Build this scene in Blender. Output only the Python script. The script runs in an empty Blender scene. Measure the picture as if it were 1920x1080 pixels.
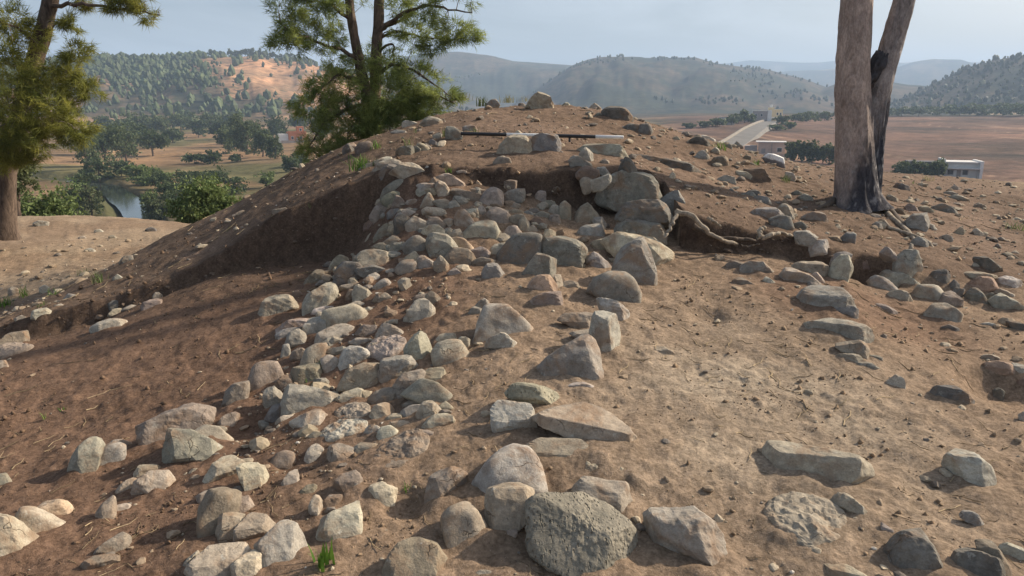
import bpy, bmesh, math, random
import numpy as np

# ------------------------------------------------------------------ camera, world, sun, exposure
SC = bpy.context.scene
COL = SC.collection
R = math.radians
FPX = 1371.0                     # focal length in photo pixels (1920 wide)
PITCH = R(13.9)
CAM = np.array([0.0, 0.0, 1.75])
cam_data = bpy.data.cameras.new("camera")
cam_data.sensor_width = 36.0
cam_data.lens = 36.0 * FPX / 1920.0
cam_data.clip_start = 0.05
cam_data.clip_end = 30000.0
cam = bpy.data.objects.new("camera", cam_data)
COL.objects.link(cam)
cam.location = CAM.tolist()
cam.rotation_euler = (R(90) - PITCH, 0, 0)
SC.camera = cam

SUN_AZ = R(68.0)                 # clockwise from the view direction (+Y), to the right
SUN_EL = R(31.0)
world = bpy.data.worlds.new("World")
SC.world = world
world.use_nodes = True
wn = world.node_tree.nodes
wl = world.node_tree.links
wn.clear()
sky = wn.new("ShaderNodeTexSky")
sky.sky_type = 'NISHITA'
sky.sun_disc = False
sky.sun_elevation = SUN_EL
sky.sun_rotation = SUN_AZ
sky.altitude = 300
sky.air_density = 1.0
sky.dust_density = 5.0
sky.ozone_density = 1.0
bg = wn.new("ShaderNodeBackground")
bg.inputs["Strength"].default_value = 0.08
wo = wn.new("ShaderNodeOutputWorld")
# faint high cloud over the whole sky
wtc = wn.new("ShaderNodeTexCoord")
wmap = wn.new("ShaderNodeMapping"); wmap.inputs["Scale"].default_value = (1.0, 1.0, 4.0)
wl.new(wtc.outputs["Generated"], wmap.inputs["Vector"])
wnoi = wn.new("ShaderNodeTexNoise"); wnoi.inputs["Scale"].default_value = 2.6; wnoi.inputs["Detail"].default_value = 7; wnoi.inputs["Roughness"].default_value = .6
wnoi.inputs["Distortion"].default_value = .6
wl.new(wmap.outputs[0], wnoi.inputs["Vector"])
wr = wn.new("ShaderNodeMapRange"); wr.inputs[1].default_value = .42; wr.inputs[2].default_value = .72; wr.inputs[3].default_value = .03; wr.inputs[4].default_value = .34
wl.new(wnoi.outputs[0], wr.inputs[0])
wmix = wn.new("ShaderNodeMix"); wmix.data_type = 'RGBA'
wmix.inputs[7].default_value = (11, 11.3, 11.8, 1)
wl.new(wr.outputs[0], wmix.inputs[0]); wl.new(sky.outputs[0], wmix.inputs[6])
wl.new(wmix.outputs[2], bg.inputs[0])
wl.new(bg.outputs[0], wo.inputs[0])

sun_data = bpy.data.lights.new("sun", 'SUN')
sun_data.energy = 5.0
sun_data.angle = R(1.4)
sun_data.color = (1.0, 0.87, 0.71)
sun = bpy.data.objects.new("sun", sun_data)
COL.objects.link(sun)
sdir = (math.sin(SUN_AZ) * math.cos(SUN_EL), math.cos(SUN_AZ) * math.cos(SUN_EL), math.sin(SUN_EL))
from mathutils import Vector, Matrix
sun.rotation_euler = Vector(sdir).to_track_quat('Z', 'Y').to_euler()
sun.location = (20, 5, 20)

SC.view_settings.view_transform = 'Standard'
SC.view_settings.look = 'None'
SC.view_settings.exposure = 0.56
SC.view_settings.gamma = 1.0
SC.view_settings.use_curve_mapping = False
SC.render.engine = 'CYCLES'
SC.cycles.use_denoising = True
SC.cycles.max_bounces = 6
SC.cycles.diffuse_bounces = 3
SC.cycles.glossy_bounces = 2
SC.cycles.transmission_bounces = 2
SC.cycles.volume_bounces = 1
SC.cycles.transparent_max_bounces = 6

RNG = np.random.default_rng(11)
random.seed(5)

# ------------------------------------------------------------------ small helpers
def pix_dir(px, py):
    """Direction of the ray through a photo pixel, scaled so that its y component is 1."""
    px = np.asarray(px, float); py = np.asarray(py, float)
    cx = (px - 960) / FPX; cy = -(py - 540) / FPX
    cp, sp = math.cos(PITCH), math.sin(PITCH)
    y = cp + cy * sp
    z = -sp + cy * cp
    return np.stack([cx / y, np.ones_like(cx), z / y], -1)

def at(px, py, Y):
    """World point seen at a photo pixel, Y metres ahead."""
    return CAM + pix_dir(px, py) * np.asarray(Y, float)[..., None]

def az_of(px):
    return np.arctan((np.asarray(px, float) - 960) * math.cos(PITCH) / FPX)

def slope_of(px, py):
    d = pix_dir(px, py)
    return d[..., 2] / np.hypot(d[..., 0], d[..., 1])

def _hash(ix, iy, iz, seed):
    h = (ix.astype(np.int64) * 374761393 + iy.astype(np.int64) * 668265263 + iz.astype(np.int64) * 1274126177 + seed * 974634777) & 0xFFFFFFFF
    h = ((h ^ (h >> 13)) * 1274126177) & 0xFFFFFFFF
    h = (h ^ (h >> 16)) & 0xFFFFFFFF
    return h.astype(np.float64) / 2147483647.5 - 1.0

def vnoise2(x, y, seed=0):
    x = np.asarray(x, float); y = np.asarray(y, float)
    ix = np.floor(x); iy = np.floor(y)
    fx = x - ix; fy = y - iy
    fx = fx * fx * fx * (fx * (fx * 6 - 15) + 10); fy = fy * fy * fy * (fy * (fy * 6 - 15) + 10)
    zz = np.zeros_like(ix)
    a = _hash(ix, iy, zz, seed); b = _hash(ix + 1, iy, zz, seed)
    c = _hash(ix, iy + 1, zz, seed); d = _hash(ix + 1, iy + 1, zz, seed)
    return (a + (b - a) * fx) * (1 - fy) + (c + (d - c) * fx) * fy

def fbm2(x, y, octaves=4, seed=0, gain=0.5):
    s = 0; a = 1.0; t = 0
    for o in range(octaves):
        cs, sn = math.cos(0.7 * o + 0.3), math.sin(0.7 * o + 0.3)
        s = s + a * vnoise2((x * cs - y * sn) * 2 ** o + 17.3 * o, (x * sn + y * cs) * 2 ** o - 9.1 * o, seed + o)
        t += a; a *= gain
    return s / t

def vnoise3(p, seed=0):
    i = np.floor(p); f = p - i
    f = f * f * (3 - 2 * f)
    out = 0
    for dx in (0, 1):
        for dy in (0, 1):
            for dz in (0, 1):
                w = (f[:, 0] if dx else 1 - f[:, 0]) * (f[:, 1] if dy else 1 - f[:, 1]) * (f[:, 2] if dz else 1 - f[:, 2])
                out = out + w * _hash(i[:, 0] + dx, i[:, 1] + dy, i[:, 2] + dz, seed)
    return out

def sstep(a, b, x):
    t = np.clip((x - a) / (b - a), 0, 1)
    return t * t * (3 - 2 * t)

class TPS:
    """Thin plate spline through scattered points."""
    def __init__(self, P, v, lam=1e-4):
        P = np.asarray(P, float); n = len(P)
        self.P = P
        K = self._k(np.linalg.norm(P[:, None] - P[None], axis=2)) + lam * np.eye(n)
        A = np.zeros((n + 3, n + 3)); A[:n, :n] = K
        A[:n, n] = 1; A[:n, n + 1:] = P; A[n, :n] = 1; A[n + 1:, :n] = P.T
        self.w = np.linalg.solve(A, np.concatenate([v, np.zeros(3)]))
    def _k(self, r):
        return r * r * np.log(r + 1e-9)
    def __call__(self, x, y):
        x = np.asarray(x, float); y = np.asarray(y, float); sh = x.shape
        x = x.ravel(); y = y.ravel(); out = np.empty(len(x)); n = len(self.P)
        for s in range(0, len(x), 40000):
            xs = x[s:s + 40000]; ys = y[s:s + 40000]
            r = np.hypot(xs[:, None] - self.P[None, :, 0], ys[:, None] - self.P[None, :, 1])
            out[s:s + 40000] = self._k(r) @ self.w[:n] + self.w[n] + self.w[n + 1] * xs + self.w[n + 2] * ys
        return out.reshape(sh)

def mesh_from(name, verts, faces, mat=None, smooth=True, colors=None, cname="tone"):
    """Mesh from numpy verts (n,3) and faces (m,3) or (m,4)."""
    verts = np.asarray(verts, np.float32); faces = np.asarray(faces, np.int32)
    k = faces.shape[1]
    me = bpy.data.meshes.new(name)
    me.vertices.add(len(verts)); me.vertices.foreach_set("co", verts.ravel())
    me.loops.add(faces.size); me.loops.foreach_set("vertex_index", faces.ravel())
    me.polygons.add(len(faces))
    me.polygons.foreach_set("loop_start", np.arange(0, faces.size, k, dtype=np.int32))
    me.polygons.foreach_set("loop_total", np.full(len(faces), k, np.int32))
    me.polygons.foreach_set("use_smooth", np.full(len(faces), smooth, bool))
    me.update(calc_edges=True)
    if colors is not None:
        a = me.color_attributes.new(cname, 'FLOAT_COLOR', 'POINT')
        c = np.ones((len(verts), 4), np.float32); c[:, :3] = colors
        a.data.foreach_set("color", c.ravel())
    if mat is not None:
        me.materials.append(mat)
    return me

def obj(name, me, parent=None, label=None, cat=None, group=None, kind=None, loc=None):
    o = bpy.data.objects.new(name, me)
    COL.objects.link(o)
    if loc is not None: o.location = loc
    if parent is not None: o.parent = parent
    tag(o, label, cat, group, kind)
    return o

def tag(o, label=None, cat=None, group=None, kind=None):
    if label: o["label"] = label
    if cat: o["category"] = cat
    if group: o["group"] = group
    if kind: o["kind"] = kind

def empty(name, loc, label=None, cat=None, group=None):
    o = obj(name, None, None, label, cat, group)
    o.location = loc
    o.empty_display_size = 0.2
    return o

def tube(pts, radii, seg=10, jitter=0.0, seed=0, cap=True):
    """Tapered tube along points. Returns verts, quads."""
    pts = np.asarray(pts, float); radii = np.asarray(radii, float); n = len(pts)
    t = np.gradient(pts, axis=0); t /= np.linalg.norm(t, axis=1)[:, None] + 1e-9
    ref = np.array([0, 0, 1.0]) if abs(t[0, 2]) < 0.9 else np.array([1.0, 0, 0])
    V = []
    a = np.linspace(0, 2 * math.pi, seg, endpoint=False)
    u = np.cross(t[0], ref); u /= np.linalg.norm(u)
    for i in range(n):
        u = u - t[i] * (u @ t[i]); u /= np.linalg.norm(u) + 1e-9
        v = np.cross(t[i], u)
        rr = radii[i] * np.ones(seg)
        if jitter: rr = rr * (1 + jitter * vnoise2(np.cos(a) * 2 + 9, np.sin(a) * 2 + i * 0.45, seed))
        V.append(pts[i] + np.cos(a)[:, None] * u * rr[:, None] + np.sin(a)[:, None] * v * rr[:, None])
    V = np.concatenate(V)
    i = np.arange(n - 1)[:, None] * seg; j = np.arange(seg)[None]; j2 = (j + 1) % seg
    F = np.stack([i + j, i + j2, i + seg + j2, i + seg + j], -1).reshape(-1, 4)
    return V, F

def join(parts):
    V = []; F = []; o = 0
    for v, f in parts:
        V.append(v); F.append(np.asarray(f) + o); o += len(v)
    return np.concatenate(V), np.concatenate(F)

def spline(pts, n):
    pts = np.asarray(pts, float); m = len(pts)
    s = np.concatenate([[0], np.cumsum(np.linalg.norm(np.diff(pts, axis=0), axis=1))])
    q = np.linspace(0, s[-1], n)
    P = np.concatenate([[2 * pts[0] - pts[1]], pts, [2 * pts[-1] - pts[-2]]])
    out = []
    for x in q:
        k = min(max(np.searchsorted(s, x, side='right') - 1, 0), m - 2)
        t = (x - s[k]) / (s[k + 1] - s[k] + 1e-9)
        p0, p1, p2, p3 = P[k], P[k + 1], P[k + 2], P[k + 3]
        out.append(0.5 * (2 * p1 + (p2 - p0) * t + (2 * p0 - 5 * p1 + 4 * p2 - p3) * t * t + (3 * p1 - p0 - 3 * p2 + p3) * t ** 3))
    return np.array(out)

# ------------------------------------------------------------------ material helpers
def new_mat(name):
    m = bpy.data.materials.new(name); m.use_nodes = True
    nt = m.node_tree; nt.nodes.clear()
    out = nt.nodes.new("ShaderNodeOutputMaterial")
    b = nt.nodes.new("ShaderNodeBsdfPrincipled")
    nt.links.new(b.outputs[0], out.inputs[0])
    b.inputs["Roughness"].default_value = 0.9
    b.inputs["Specular IOR Level"].default_value = 0.25
    return m, nt, b

def nd(nt, t, **kw):
    n = nt.nodes.new(t)
    for k, v in kw.items(): setattr(n, k, v)
    return n

def noise(nt, vec, scale, detail=4, rough=0.55, dist=0.0):
    n = nd(nt, "ShaderNodeTexNoise")
    n.inputs["Scale"].default_value = scale; n.inputs["Detail"].default_value = detail
    n.inputs["Roughness"].default_value = rough; n.inputs["Distortion"].default_value = dist
    if vec is not None: nt.links.new(vec, n.inputs["Vector"])
    return n.outputs[0]

def ramp(nt, fac, stops):
    r = nd(nt, "ShaderNodeValToRGB")
    e = r.color_ramp.elements
    while len(e) > 1: e.remove(e[0])
    e[0].position = stops[0][0]; e[0].color = tuple(stops[0][1]) + (1,)
    for p, c in stops[1:]:
        x = e.new(p); x.color = tuple(c) + (1,)
    nt.links.new(fac, r.inputs[0])
    return r.outputs[0]

def g3(v): return (v, v, v)

def mixc(nt, a, b, fac, mode='MIX'):
    n = nd(nt, "ShaderNodeMix", data_type='RGBA', blend_type=mode)
    for s, i in ((fac, 0), (a, 6), (b, 7)):
        if isinstance(s, (int, float)): n.inputs[i].default_value = s
        elif isinstance(s, tuple): n.inputs[i].default_value = s + (1,)
        else: nt.links.new(s, n.inputs[i])
    return n.outputs[2]

def mth(nt, op, a, b=None):
    n = nd(nt, "ShaderNodeMath", operation=op)
    for i, s in enumerate((a, b)):
        if s is None: continue
        if isinstance(s, (int, float)): n.inputs[i].default_value = s
        else: nt.links.new(s, n.inputs[i])
    return n.outputs[0]

def bump(nt, b, h, strength, dist, prev=None):
    n = nd(nt, "ShaderNodeBump")
    n.inputs["Strength"].default_value = strength; n.inputs["Distance"].default_value = dist
    nt.links.new(h, n.inputs["Height"])
    if prev is not None: nt.links.new(prev, n.inputs["Normal"])
    nt.links.new(n.outputs[0], b.inputs["Normal"])
    return n.outputs[0]

def plain(name, col, rough=0.8, var=0.15, scale=8.0, spec=0.25):
    m, nt, b = new_mat(name)
    tc = nd(nt, "ShaderNodeTexCoord").outputs["Object"]
    f = noise(nt, tc, scale, 5)
    lo = tuple(c * (1 - var) for c in col); hi = tuple(min(1, c * (1 + var)) for c in col)
    nt.links.new(ramp(nt, f, [(0.3, lo), (0.7, hi)]), b.inputs["Base Color"])
    b.inputs["Roughness"].default_value = rough
    b.inputs["Specular IOR Level"].default_value = spec
    return m
# ------------------------------------------------------------------ terrain: one height function, one sheet
EDGE = [(-400,760,6.0),(-150,660,6.15),(60,598,6.3),(200,560,6.5),(330,515,6.7),(400,485,6.8),(480,430,6.9),(560,385,6.95),(640,352,7.0),(715,332,7.05),
        (800,318,7.1),(870,322,7.1),(950,322,7.1),(1080,322,7.1),(1140,326,7.1),(1200,326,7.2),(1245,340,7.2),(1268,392,6.5),(1290,400,6.42),(1330,412,6.4),(1400,432,6.4),
        (1480,440,6.4),(1560,470,6.2),(1640,486,6.15),(1720,500,6.1),(1800,512,6.1),(1920,527,6.1),(2080,545,6.1),(2400,560,6.1)]
MOUND = EDGE + [(980,290,7.7),(800,290,7.8),(1000,240,9.0),(1000,215,10.5),(1000,200,11.5),(920,205,11.2),(1100,204,11.4),(1170,219,11.2),
        (840,213,10.5),(740,248,9.8),(640,276,9.3),(560,321,9.0),(440,390,8.8),(370,422,8.8),(330,434,9.0),(240,490,9.5),(120,540,9.3),(0,590,9.0),
        (100,440,14),(0,470,12),(200,430,14.5),(300,427,15),(100,403,16.5),(0,400,16.5),(330,419,16),(-300,500,11),(-300,402,17),
        (1300,257,11),(1230,240,11.2),(1450,297,12),(1560,314,12.5),(1700,328,14),(1920,345,15),(2150,352,16),(1300,330,8.2),(1200,300,8.2),(1450,370,8.2),
        (1600,385,8.2),(1750,420,8.0),(1900,450,8.0),(1900,390,10.5),(2200,470,8.0)]
MOUND_W = [(-1.0,14,1.3),(1.0,14.5,1.5),(3,15,.9),(-3,12.5,.6),(-5,12,-.4),(0,17,.6),(-3,17,-.45),(-7,19,-1.5),(-5,18.5,-1.1),(-8.5,16.5,-.75),(-11,18,-.8),(0,21,-.1),(5,20,-.3),(10,19,-.3),(3,18,0),(7,18,-.6),(-7,6,-.9),(-9,8,-1),(9,5,.1)]
FLOOR = [(960,1080,2.46),(0,1080,2.5),(1920,1080,2.45),(960,1300,1.9),(0,1300,1.9),(1920,1300,1.9),(1000,900,3.0),(1000,760,3.6),(1000,640,4.35),(1000,540,5.2),
         (900,520,5.4),(950,497,5.75),(1000,440,6.4),(1080,400,6.9),(900,365,6.9),(800,380,6.7),(740,450,6.2),(660,482,6.75),(600,500,6.6),(560,560,5.6),
         (400,520,6.5),(200,600,6.1),(60,622,6.2),(300,650,5.1),(450,650,4.9),(150,760,4.3),(0,900,3.4),(0,750,4.4),(300,800,3.9),(500,800,3.7),(600,900,3.1),
         (-200,700,5.0),(-200,1000,2.9),(650,560,5.4),(620,650,4.7),(750,640,4.5),(820,560,5.1),(700,760,3.8),(760,340,7.0),
         (1300,475,6.25),(1300,600,4.8),(1400,700,4.1),(1500,850,3.3),(1700,900,3.1),(1900,1000,2.7),(1450,492,6.1),(1560,560,5.3),(1600,640,4.6),(1700,620,5.1),(1800,560,5.9),
         (1900,600,5.4),(1900,700,4.4),(1650,545,5.85),(1750,800,3.6),(1920,820,3.5),(2150,900,3.2),(2150,620,5.3),(1200,500,5.95)]
def _ctl(L): 
    A = np.array(L, float); return at(A[:, 0], A[:, 1], A[:, 2])
_m = np.concatenate([_ctl(MOUND), np.array(MOUND_W, float)])
HM = TPS(_m[:, :2], _m[:, 2], 2e-3)
_f = np.concatenate([_ctl(FLOOR), np.array([(-4, 0, -.1), (4, 0, .0), (0, -3, -.1), (-7, 3, -.3), (7, 3, .0), (0, 0, 0)], float)])
HT = TPS(_f[:, :2], _f[:, 2], 2e-3)
_e = _ctl(EDGE)

# the country beyond the mound: (photo x, height, distance)
FARZ = []
for px in (-900, -300, 100, 450):
    FARZ += [(px, -.85, 20), (px, -2.0, 24.5), (px, -4.8, 35), (px, -9, 60), (px, -12.6, 88), (px, -13.0, 120), (px, -13, 170), (px, -13, 260), (px, -12.5, 400), (px, -10, 600), (px, -6, 900)]
for px in (720, 960, 1150):
    FARZ += [(px, -.2, 21), (px, -1.5, 27), (px, -3.6, 38), (px, -9, 80), (px, -11, 200), (px, -9, 400), (px, -7, 600), (px, -5, 900)]
for px in (1300, 1420, 1480):
    FARZ += [(px, -.5, 21), (px, -1.7, 27), (px, -4.0, 40), (px, -9, 100), (px, -10.8, 170), (px, -10.2, 230), (px, -8.5, 300), (px, -6.1, 400), (px, -4, 550), (px, -4, 900)]
for px in (1580, 1750, 1920, 2200, 2900):
    FARZ += [(px, -.4, 21), (px, -2.2, 27), (px, -5.5, 42), (px, -12.3, 100), (px, -13.9, 165), (px, -10.7, 300), (px, -7.2, 430), (px, -4, 550), (px, -4, 900)]
_F = np.array(FARZ, float)
_az = az_of(_F[:, 0])
HF = TPS(np.stack([_az * 2.2, np.log(_F[:, 2])], -1), _F[:, 1], 5e-2)

RIDGES = [  # distance, front width, back width, skyline in photo pixels
    (950, 430, 500, [(-1200,150),(-400,130),(0,125),(150,120),(250,115),(400,112),(480,109),(560,118),(620,128),(700,150),(800,185),(900,215),(1000,260)]),
    (2100, 900, 900, [(450,215),(600,150),(700,120),(780,106),(860,101),(930,108),(960,116),(1070,124),(1180,150),(1300,215)]),
    (1650, 900, 700, [(900,230),(940,205),(1010,165),(1070,126),(1120,112),(1200,110),(1300,110),(1340,121),(1430,133),(1500,148),(1560,172),(1640,215)]),
    (4600, 900, 600, [(-1500,150),(600,140),(1250,130),(1340,121),(1400,115),(1480,117),(1560,116),(1700,118),(2300,120),(3200,130)]),
    (3400, 900, 700, [(1330,215),(1380,155),(1450,136),(1560,131),(1640,140),(1700,119),(1740,112),(1790,112),(1840,125),(1930,160),(2100,180)]),
    (1500, 600, 400, [(1460,225),(1490,200),(1530,172),(1580,152),(1640,150),(1700,160),(1800,165),(2000,160),(2400,150)]),
    (1080, 380, 400, [(1600,230),(1640,207),(1700,180),(1760,150),(1800,131),(1850,116),(1920,103),(2100,85),(2400,80),(3200,120)]),
]
RIVER = [(-36, 70), (-44, 85), (-51, 99), (-60, 115), (-71, 132), (-82, 147), (-100, 160), (-140, 170)]
RIV_Z = -13.5

def _segdist(x, y, P):
    d = np.full(x.shape, 1e9)
    for (ax, ay), (bx, by) in zip(P[:-1], P[1:]):
        t = np.clip(((x - ax) * (bx - ax) + (y - ay) * (by - ay)) / ((bx - ax) ** 2 + (by - ay) ** 2), 0, 1)
        d = np.minimum(d, np.hypot(x - ax - t * (bx - ax), y - ay - t * (by - ay)))
    return d

def far_height(x, y):
    r = np.hypot(x, y); az = np.arctan2(x, y)
    azc = np.clip(az, -1.05, 1.05)
    lr = np.log(np.clip(r, 18, 900))
    z = HF(azc * 2.2, lr)
    z = z + fbm2(x / 60, y / 60, 4, 3) * np.clip((r - 20) / 120, 0, 1) * 1.3
    rd = _segdist(x, y, RIVER)
    z = np.where((r > 30) & (r < 200), np.minimum(z, np.maximum(RIV_Z - 1.2, RIV_Z - 1.2 + np.maximum(0, rd - 1.3) * 0.75)) * (1 - sstep(3.5, 8, rd)) + z * sstep(3.5, 8, rd), z)
    for k, (Rk, wf, wb, sk) in enumerate(RIDGES):
        S = np.array(sk, float)
        h = np.interp(az, az_of(S[:, 0]), 1.75 + slope_of(S[:, 0], S[:, 1]) * Rk)
        h = h + fbm2(x / (Rk * .06), y / (Rk * .06), 4, 20 + k) * Rk * 0.0022
        u = (r - Rk) / np.where(r < Rk, wf, wb)
        prof = np.where(np.abs(u) < 1, 0.5 + 0.5 * np.cos(np.clip(u, -1, 1) * math.pi), 0)
        prof = prof ** 0.9
        gul = fbm2(az * Rk / (Rk * .05), r / (Rk * .16), 4, 40 + k) * (h + 8) * 0.34 * prof * (1 - prof) * 4 * 0.5
        z = np.maximum(z, np.where(prof > 0, -8 + (h + 8) * prof + gul, -1e3))
    return z

def edge_y(x, wob=True):
    e = np.interp(x, _e[:, 0], _e[:, 1])
    if wob: e = e + 0.05 * fbm2(x * 2.2, x * 0 + 3.3, 4, 71)
    return e

HOLE = at(1638, 500, 6.1)
DIPS = [(at(1905, 735, 4.15), .30, .16), (at(1330, 585, 4.9), .12, .04), (at(760, 945, 2.9), .10, .05), (at(560, 860, 3.3), .12, .04), (at(470, 790, 3.75), .16, .07)]

def near_height(x, y, detail=True):
    hm = HM(x, y); ht = HT(x, y)
    e = edge_y(x)
    d = y - e                                             # >0 behind the section
    sharp = 0.035 + 0.05 * (0.5 + 0.5 * vnoise2(x * 3, y * 0 + 1, 8))
    t = sstep(-sharp, 0.02, d)
    soft = sstep(-0.5, 0.4, d)
    ht = ht - .075 * np.exp(-(d / .35) ** 2) * (d < .1) * sstep(-5.2, -4.6, x) * sstep(-1.3, -1.9, x)
    tx = sstep(-5.0, -4.3, x) * sstep(3.75, 3.2, x)                              # the cut fades out to the left
    t = t * tx + soft * (1 - tx)
    ht = np.minimum(ht, hm + 0.4)
    z = ht * (1 - t) + hm * t
    for c, rad, dep in DIPS:
        q = np.hypot(x - c[0], y - c[1]) / rad
        z = z - dep * np.exp(-q ** 4)
    # the burrow under the bank
    hx = (x - HOLE[0]) / 0.19; hy = (y - HOLE[1] - 0.02) / 0.16
    z = z - 0.42 * np.exp(-(hx * hx + hy * hy) ** 3)
    if detail:
        face = np.exp(-((d + 0.02) / 0.1) ** 2) * tx
        z = z + 0.030 * fbm2(x * 1.6, y * 1.6, 4, 1) * sstep(0, 1.5, np.hypot(x, y))
        z = z + 0.016 * fbm2(x * 5.5, y * 5.5, 4, 2)
        z = z + 0.007 * fbm2(x * 20, y * 20, 3, 5) + 0.05 * face * fbm2(x * 7, y * 7, 3, 6)
        lump = fbm2(x * 9, y * 9, 3, 12)
        z = z + 0.016 * np.clip(lump - 0.12, 0, 1) * (0.6 + sstep(-.2, .3, fbm2(x * .7, y * .7, 2, 13)))
    return z

def height(x, y, detail=True):
    x = np.asarray(x, float); y = np.asarray(y, float)
    r = np.hypot(x, y)
    z = np.zeros(x.shape)
    n = r < 24.5; f = r > 17
    zn = np.zeros(x.shape); zf = np.zeros(x.shape)
    if n.any(): zn[n] = near_height(x[n], y[n], detail)
    if f.any(): zf[f] = far_height(x[f], y[f])
    w = sstep(17.5, 24, r)
    return zn * (1 - w) + zf * w

def raycast(px, py, y0=1.2, y1=23.0):
    """First terrain point on the ray of a photo pixel (arrays)."""
    px = np.atleast_1d(np.asarray(px, float)); py = np.atleast_1d(np.asarray(py, float))
    d = pix_dir(px, py)
    Y = np.exp(np.linspace(math.log(y0), math.log(y1), 420))
    X = d[:, None, 0] * Y; YY = np.broadcast_to(Y, X.shape); Z = CAM[2] + d[:, None, 2] * Y
    H = height(X.ravel(), YY.ravel(), False).reshape(X.shape)
    below = Z < H
    hit = below.any(1)
    k = np.where(hit, below.argmax(1), len(Y) - 1)
    k0 = np.maximum(k - 1, 0); i = np.arange(len(px))
    a = (Z - H)[i, k0]; b = (Z - H)[i, k]
    t = np.clip(a / (a - b + 1e-9), 0, 1)
    ys = Y[k0] + (Y[k] - Y[k0]) * t
    return CAM + d * ys[:, None], hit

def build_ground():
    azf = np.linspace(R(-43), R(43), 740)
    azb = np.linspace(R(43), R(317), 94)[1:-1]
    az = np.concatenate([azf, azb]); na = len(az)
    rr = np.concatenate([np.linspace(0.4, 1.75, 22)[:-1], np.exp(np.linspace(math.log(1.75), math.log(14.5), 520))[:-1],
                         np.exp(np.linspace(math.log(14.5), math.log(5400), 300))])
    nr = len(rr)
    X = rr[:, None] * np.sin(az)[None]; Y = rr[:, None] * np.cos(az)[None]
    Z = height(X.ravel(), Y.ravel()).reshape(X.shape)
    V = np.stack([X, Y, Z], -1).reshape(-1, 3)
    V = np.concatenate([V, [[0, 0, float(height(np.array([0.]), np.array([0.]))[0])]]])
    i = np.arange(nr - 1)[:, None] * na; j = np.arange(na)[None]; j2 = (j + 1) % na
    F = np.stack([i + j, i + na + j, i + na + j2, i + j2], -1).reshape(-1, 4)
    x, y = V[:, 0], V[:, 1]; r = np.hypot(x, y); a = np.arctan2(x, y)
    pxv = 960 + np.tan(np.clip(a, -1.2, 1.2)) * FPX / math.cos(PITCH)
    # ---- soil colour (earth by layer and by wear, plus shade painted on the section face)
    def C(*c): return np.array(c, float)[None]
    def mix(A, B, w): return A + (B - A) * w[:, None]
    n1 = fbm2(x * .8, y * .8, 4, 30); n2 = fbm2(x * 3, y * 3, 4, 31)
    e = edge_y(np.clip(x, -8, 9), True); d = y - e
    dry = C(.262, .190, .126); red = C(.168, .105, .069); top = C(.165, .115, .078); sand = C(.37, .285, .19); pale = C(.345, .285, .205)
    c = mix(dry + 0 * V[:, :1], red, sstep(-.25, -1.15, x + 0.25 * n1 + 0.35 * np.clip(3.8 - y, -1, 1)) * .9)      # redder to the left
    c = mix(c, pale, np.exp(-(((x - 1.35) / .9) ** 2 + ((y - 3.7) / 1.1) ** 2)) * .95 * (0.65 + .4 * sstep(-.3, .3, n2)))  # trampled dry crust
    c = mix(c, red, sstep(.0, .6, np.exp(-(((x - 2.6) / .9) ** 2 + ((y - 5.3) / .7) ** 2)) + .3 * n1 - .2) * .7)   # fresh earth round the burrow
    c = mix(c, top, sstep(-.02, .08, d))                                                                              # old surface behind the section
    c = mix(c, C(.200, .140, .097), sstep(.05, .5, d) * sstep(-.2, .3, n1))
    c = mix(c, C(.080, .056, .040), np.exp(-((d + .03) / .13) ** 2) * sstep(-4.9, -4.4, x) * sstep(3.6, 2.6, x))     # humus in the section, darkened further to paint in the face's shade
    lay = fbm2(x * 1.3 + V[:, 2] * 2, V[:, 2] * 13, 4, 77)
    c = mix(c, C(.21, .145, .095), np.exp(-((d + .02) / .10) ** 2) * sstep(.0, .35, lay) * sstep(-4.9, -4.4, x) * sstep(3.6, 2.6, x) * .35)
    c = mix(c, C(.135, .092, .062), sstep(.15, -.05, d) * sstep(5.6, 6.3, y) * sstep(-1.0, -1.4, x) * .6)
    c = mix(c, sand, sstep(-4.6, -5.8, x + .5 * n1) * sstep(9, 10.5, y) * .85)
    c = mix(c, C(.22, .15, .095), sstep(-.1, .35, n1) * sstep(-4.6, -5.8, x) * .6)
    c = mix(c, sand, sstep(7.5, 9.5, x + .6 * n1) * sstep(11, 13, y) * .6)
    c = c * (1 + .16 * n2[:, None]) * np.array((.95, .945, .98))
    # ---- far country
    wf = sstep(19, 26, r)
    m1 = fbm2(x / 45, y / 45, 4, 50); m2 = fbm2(x / 9, y / 9, 4, 51); m3 = fbm2(x / 160, y / 160, 5, 52)
    fieldL = mix(C(.215, .145, .088) + 0 * V[:, :1], C(.085, .098, .046), sstep(.05, .36, m1) * .75)
    fieldR = mix(C(.155, .098, .075) + 0 * V[:, :1], C(.118, .078, .062), sstep(-.2, .2, m1))
    for rl, wl in ((262, 2.0), (318, 2.5), (365, 2.2), (432, 3.0)):
        fieldR = mix(fieldR, C(.05, .045, .032), np.exp(-((r - rl - 22 * fbm2(a * 5, a * 0 + rl, 2, 57)) / wl) ** 2) * sstep(-.35, .1, fbm2(a * 14, a * 0 + rl, 2, 58)) * .75)
    fieldR = mix(fieldR, C(.30, .21, .15), np.exp(-((fbm2(x / 30, y / 400, 2, 55)) / .03) ** 2) * .5)
    far = mix(fieldL, fieldR, sstep(1150, 1300, pxv))
    far = mix(far, C(.36, .24, .14), sstep(170, 200, pxv) * sstep(225, 205, pxv) * sstep(255, 290, r) * sstep(380, 330, r))
    scrub = mix(C(.034, .042, .034) + 0 * V[:, :1], C(.080, .066, .050), sstep(-.15, .3, m3 + .4 * m2))
    far = mix(far, scrub, sstep(520, 620, r))
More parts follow.
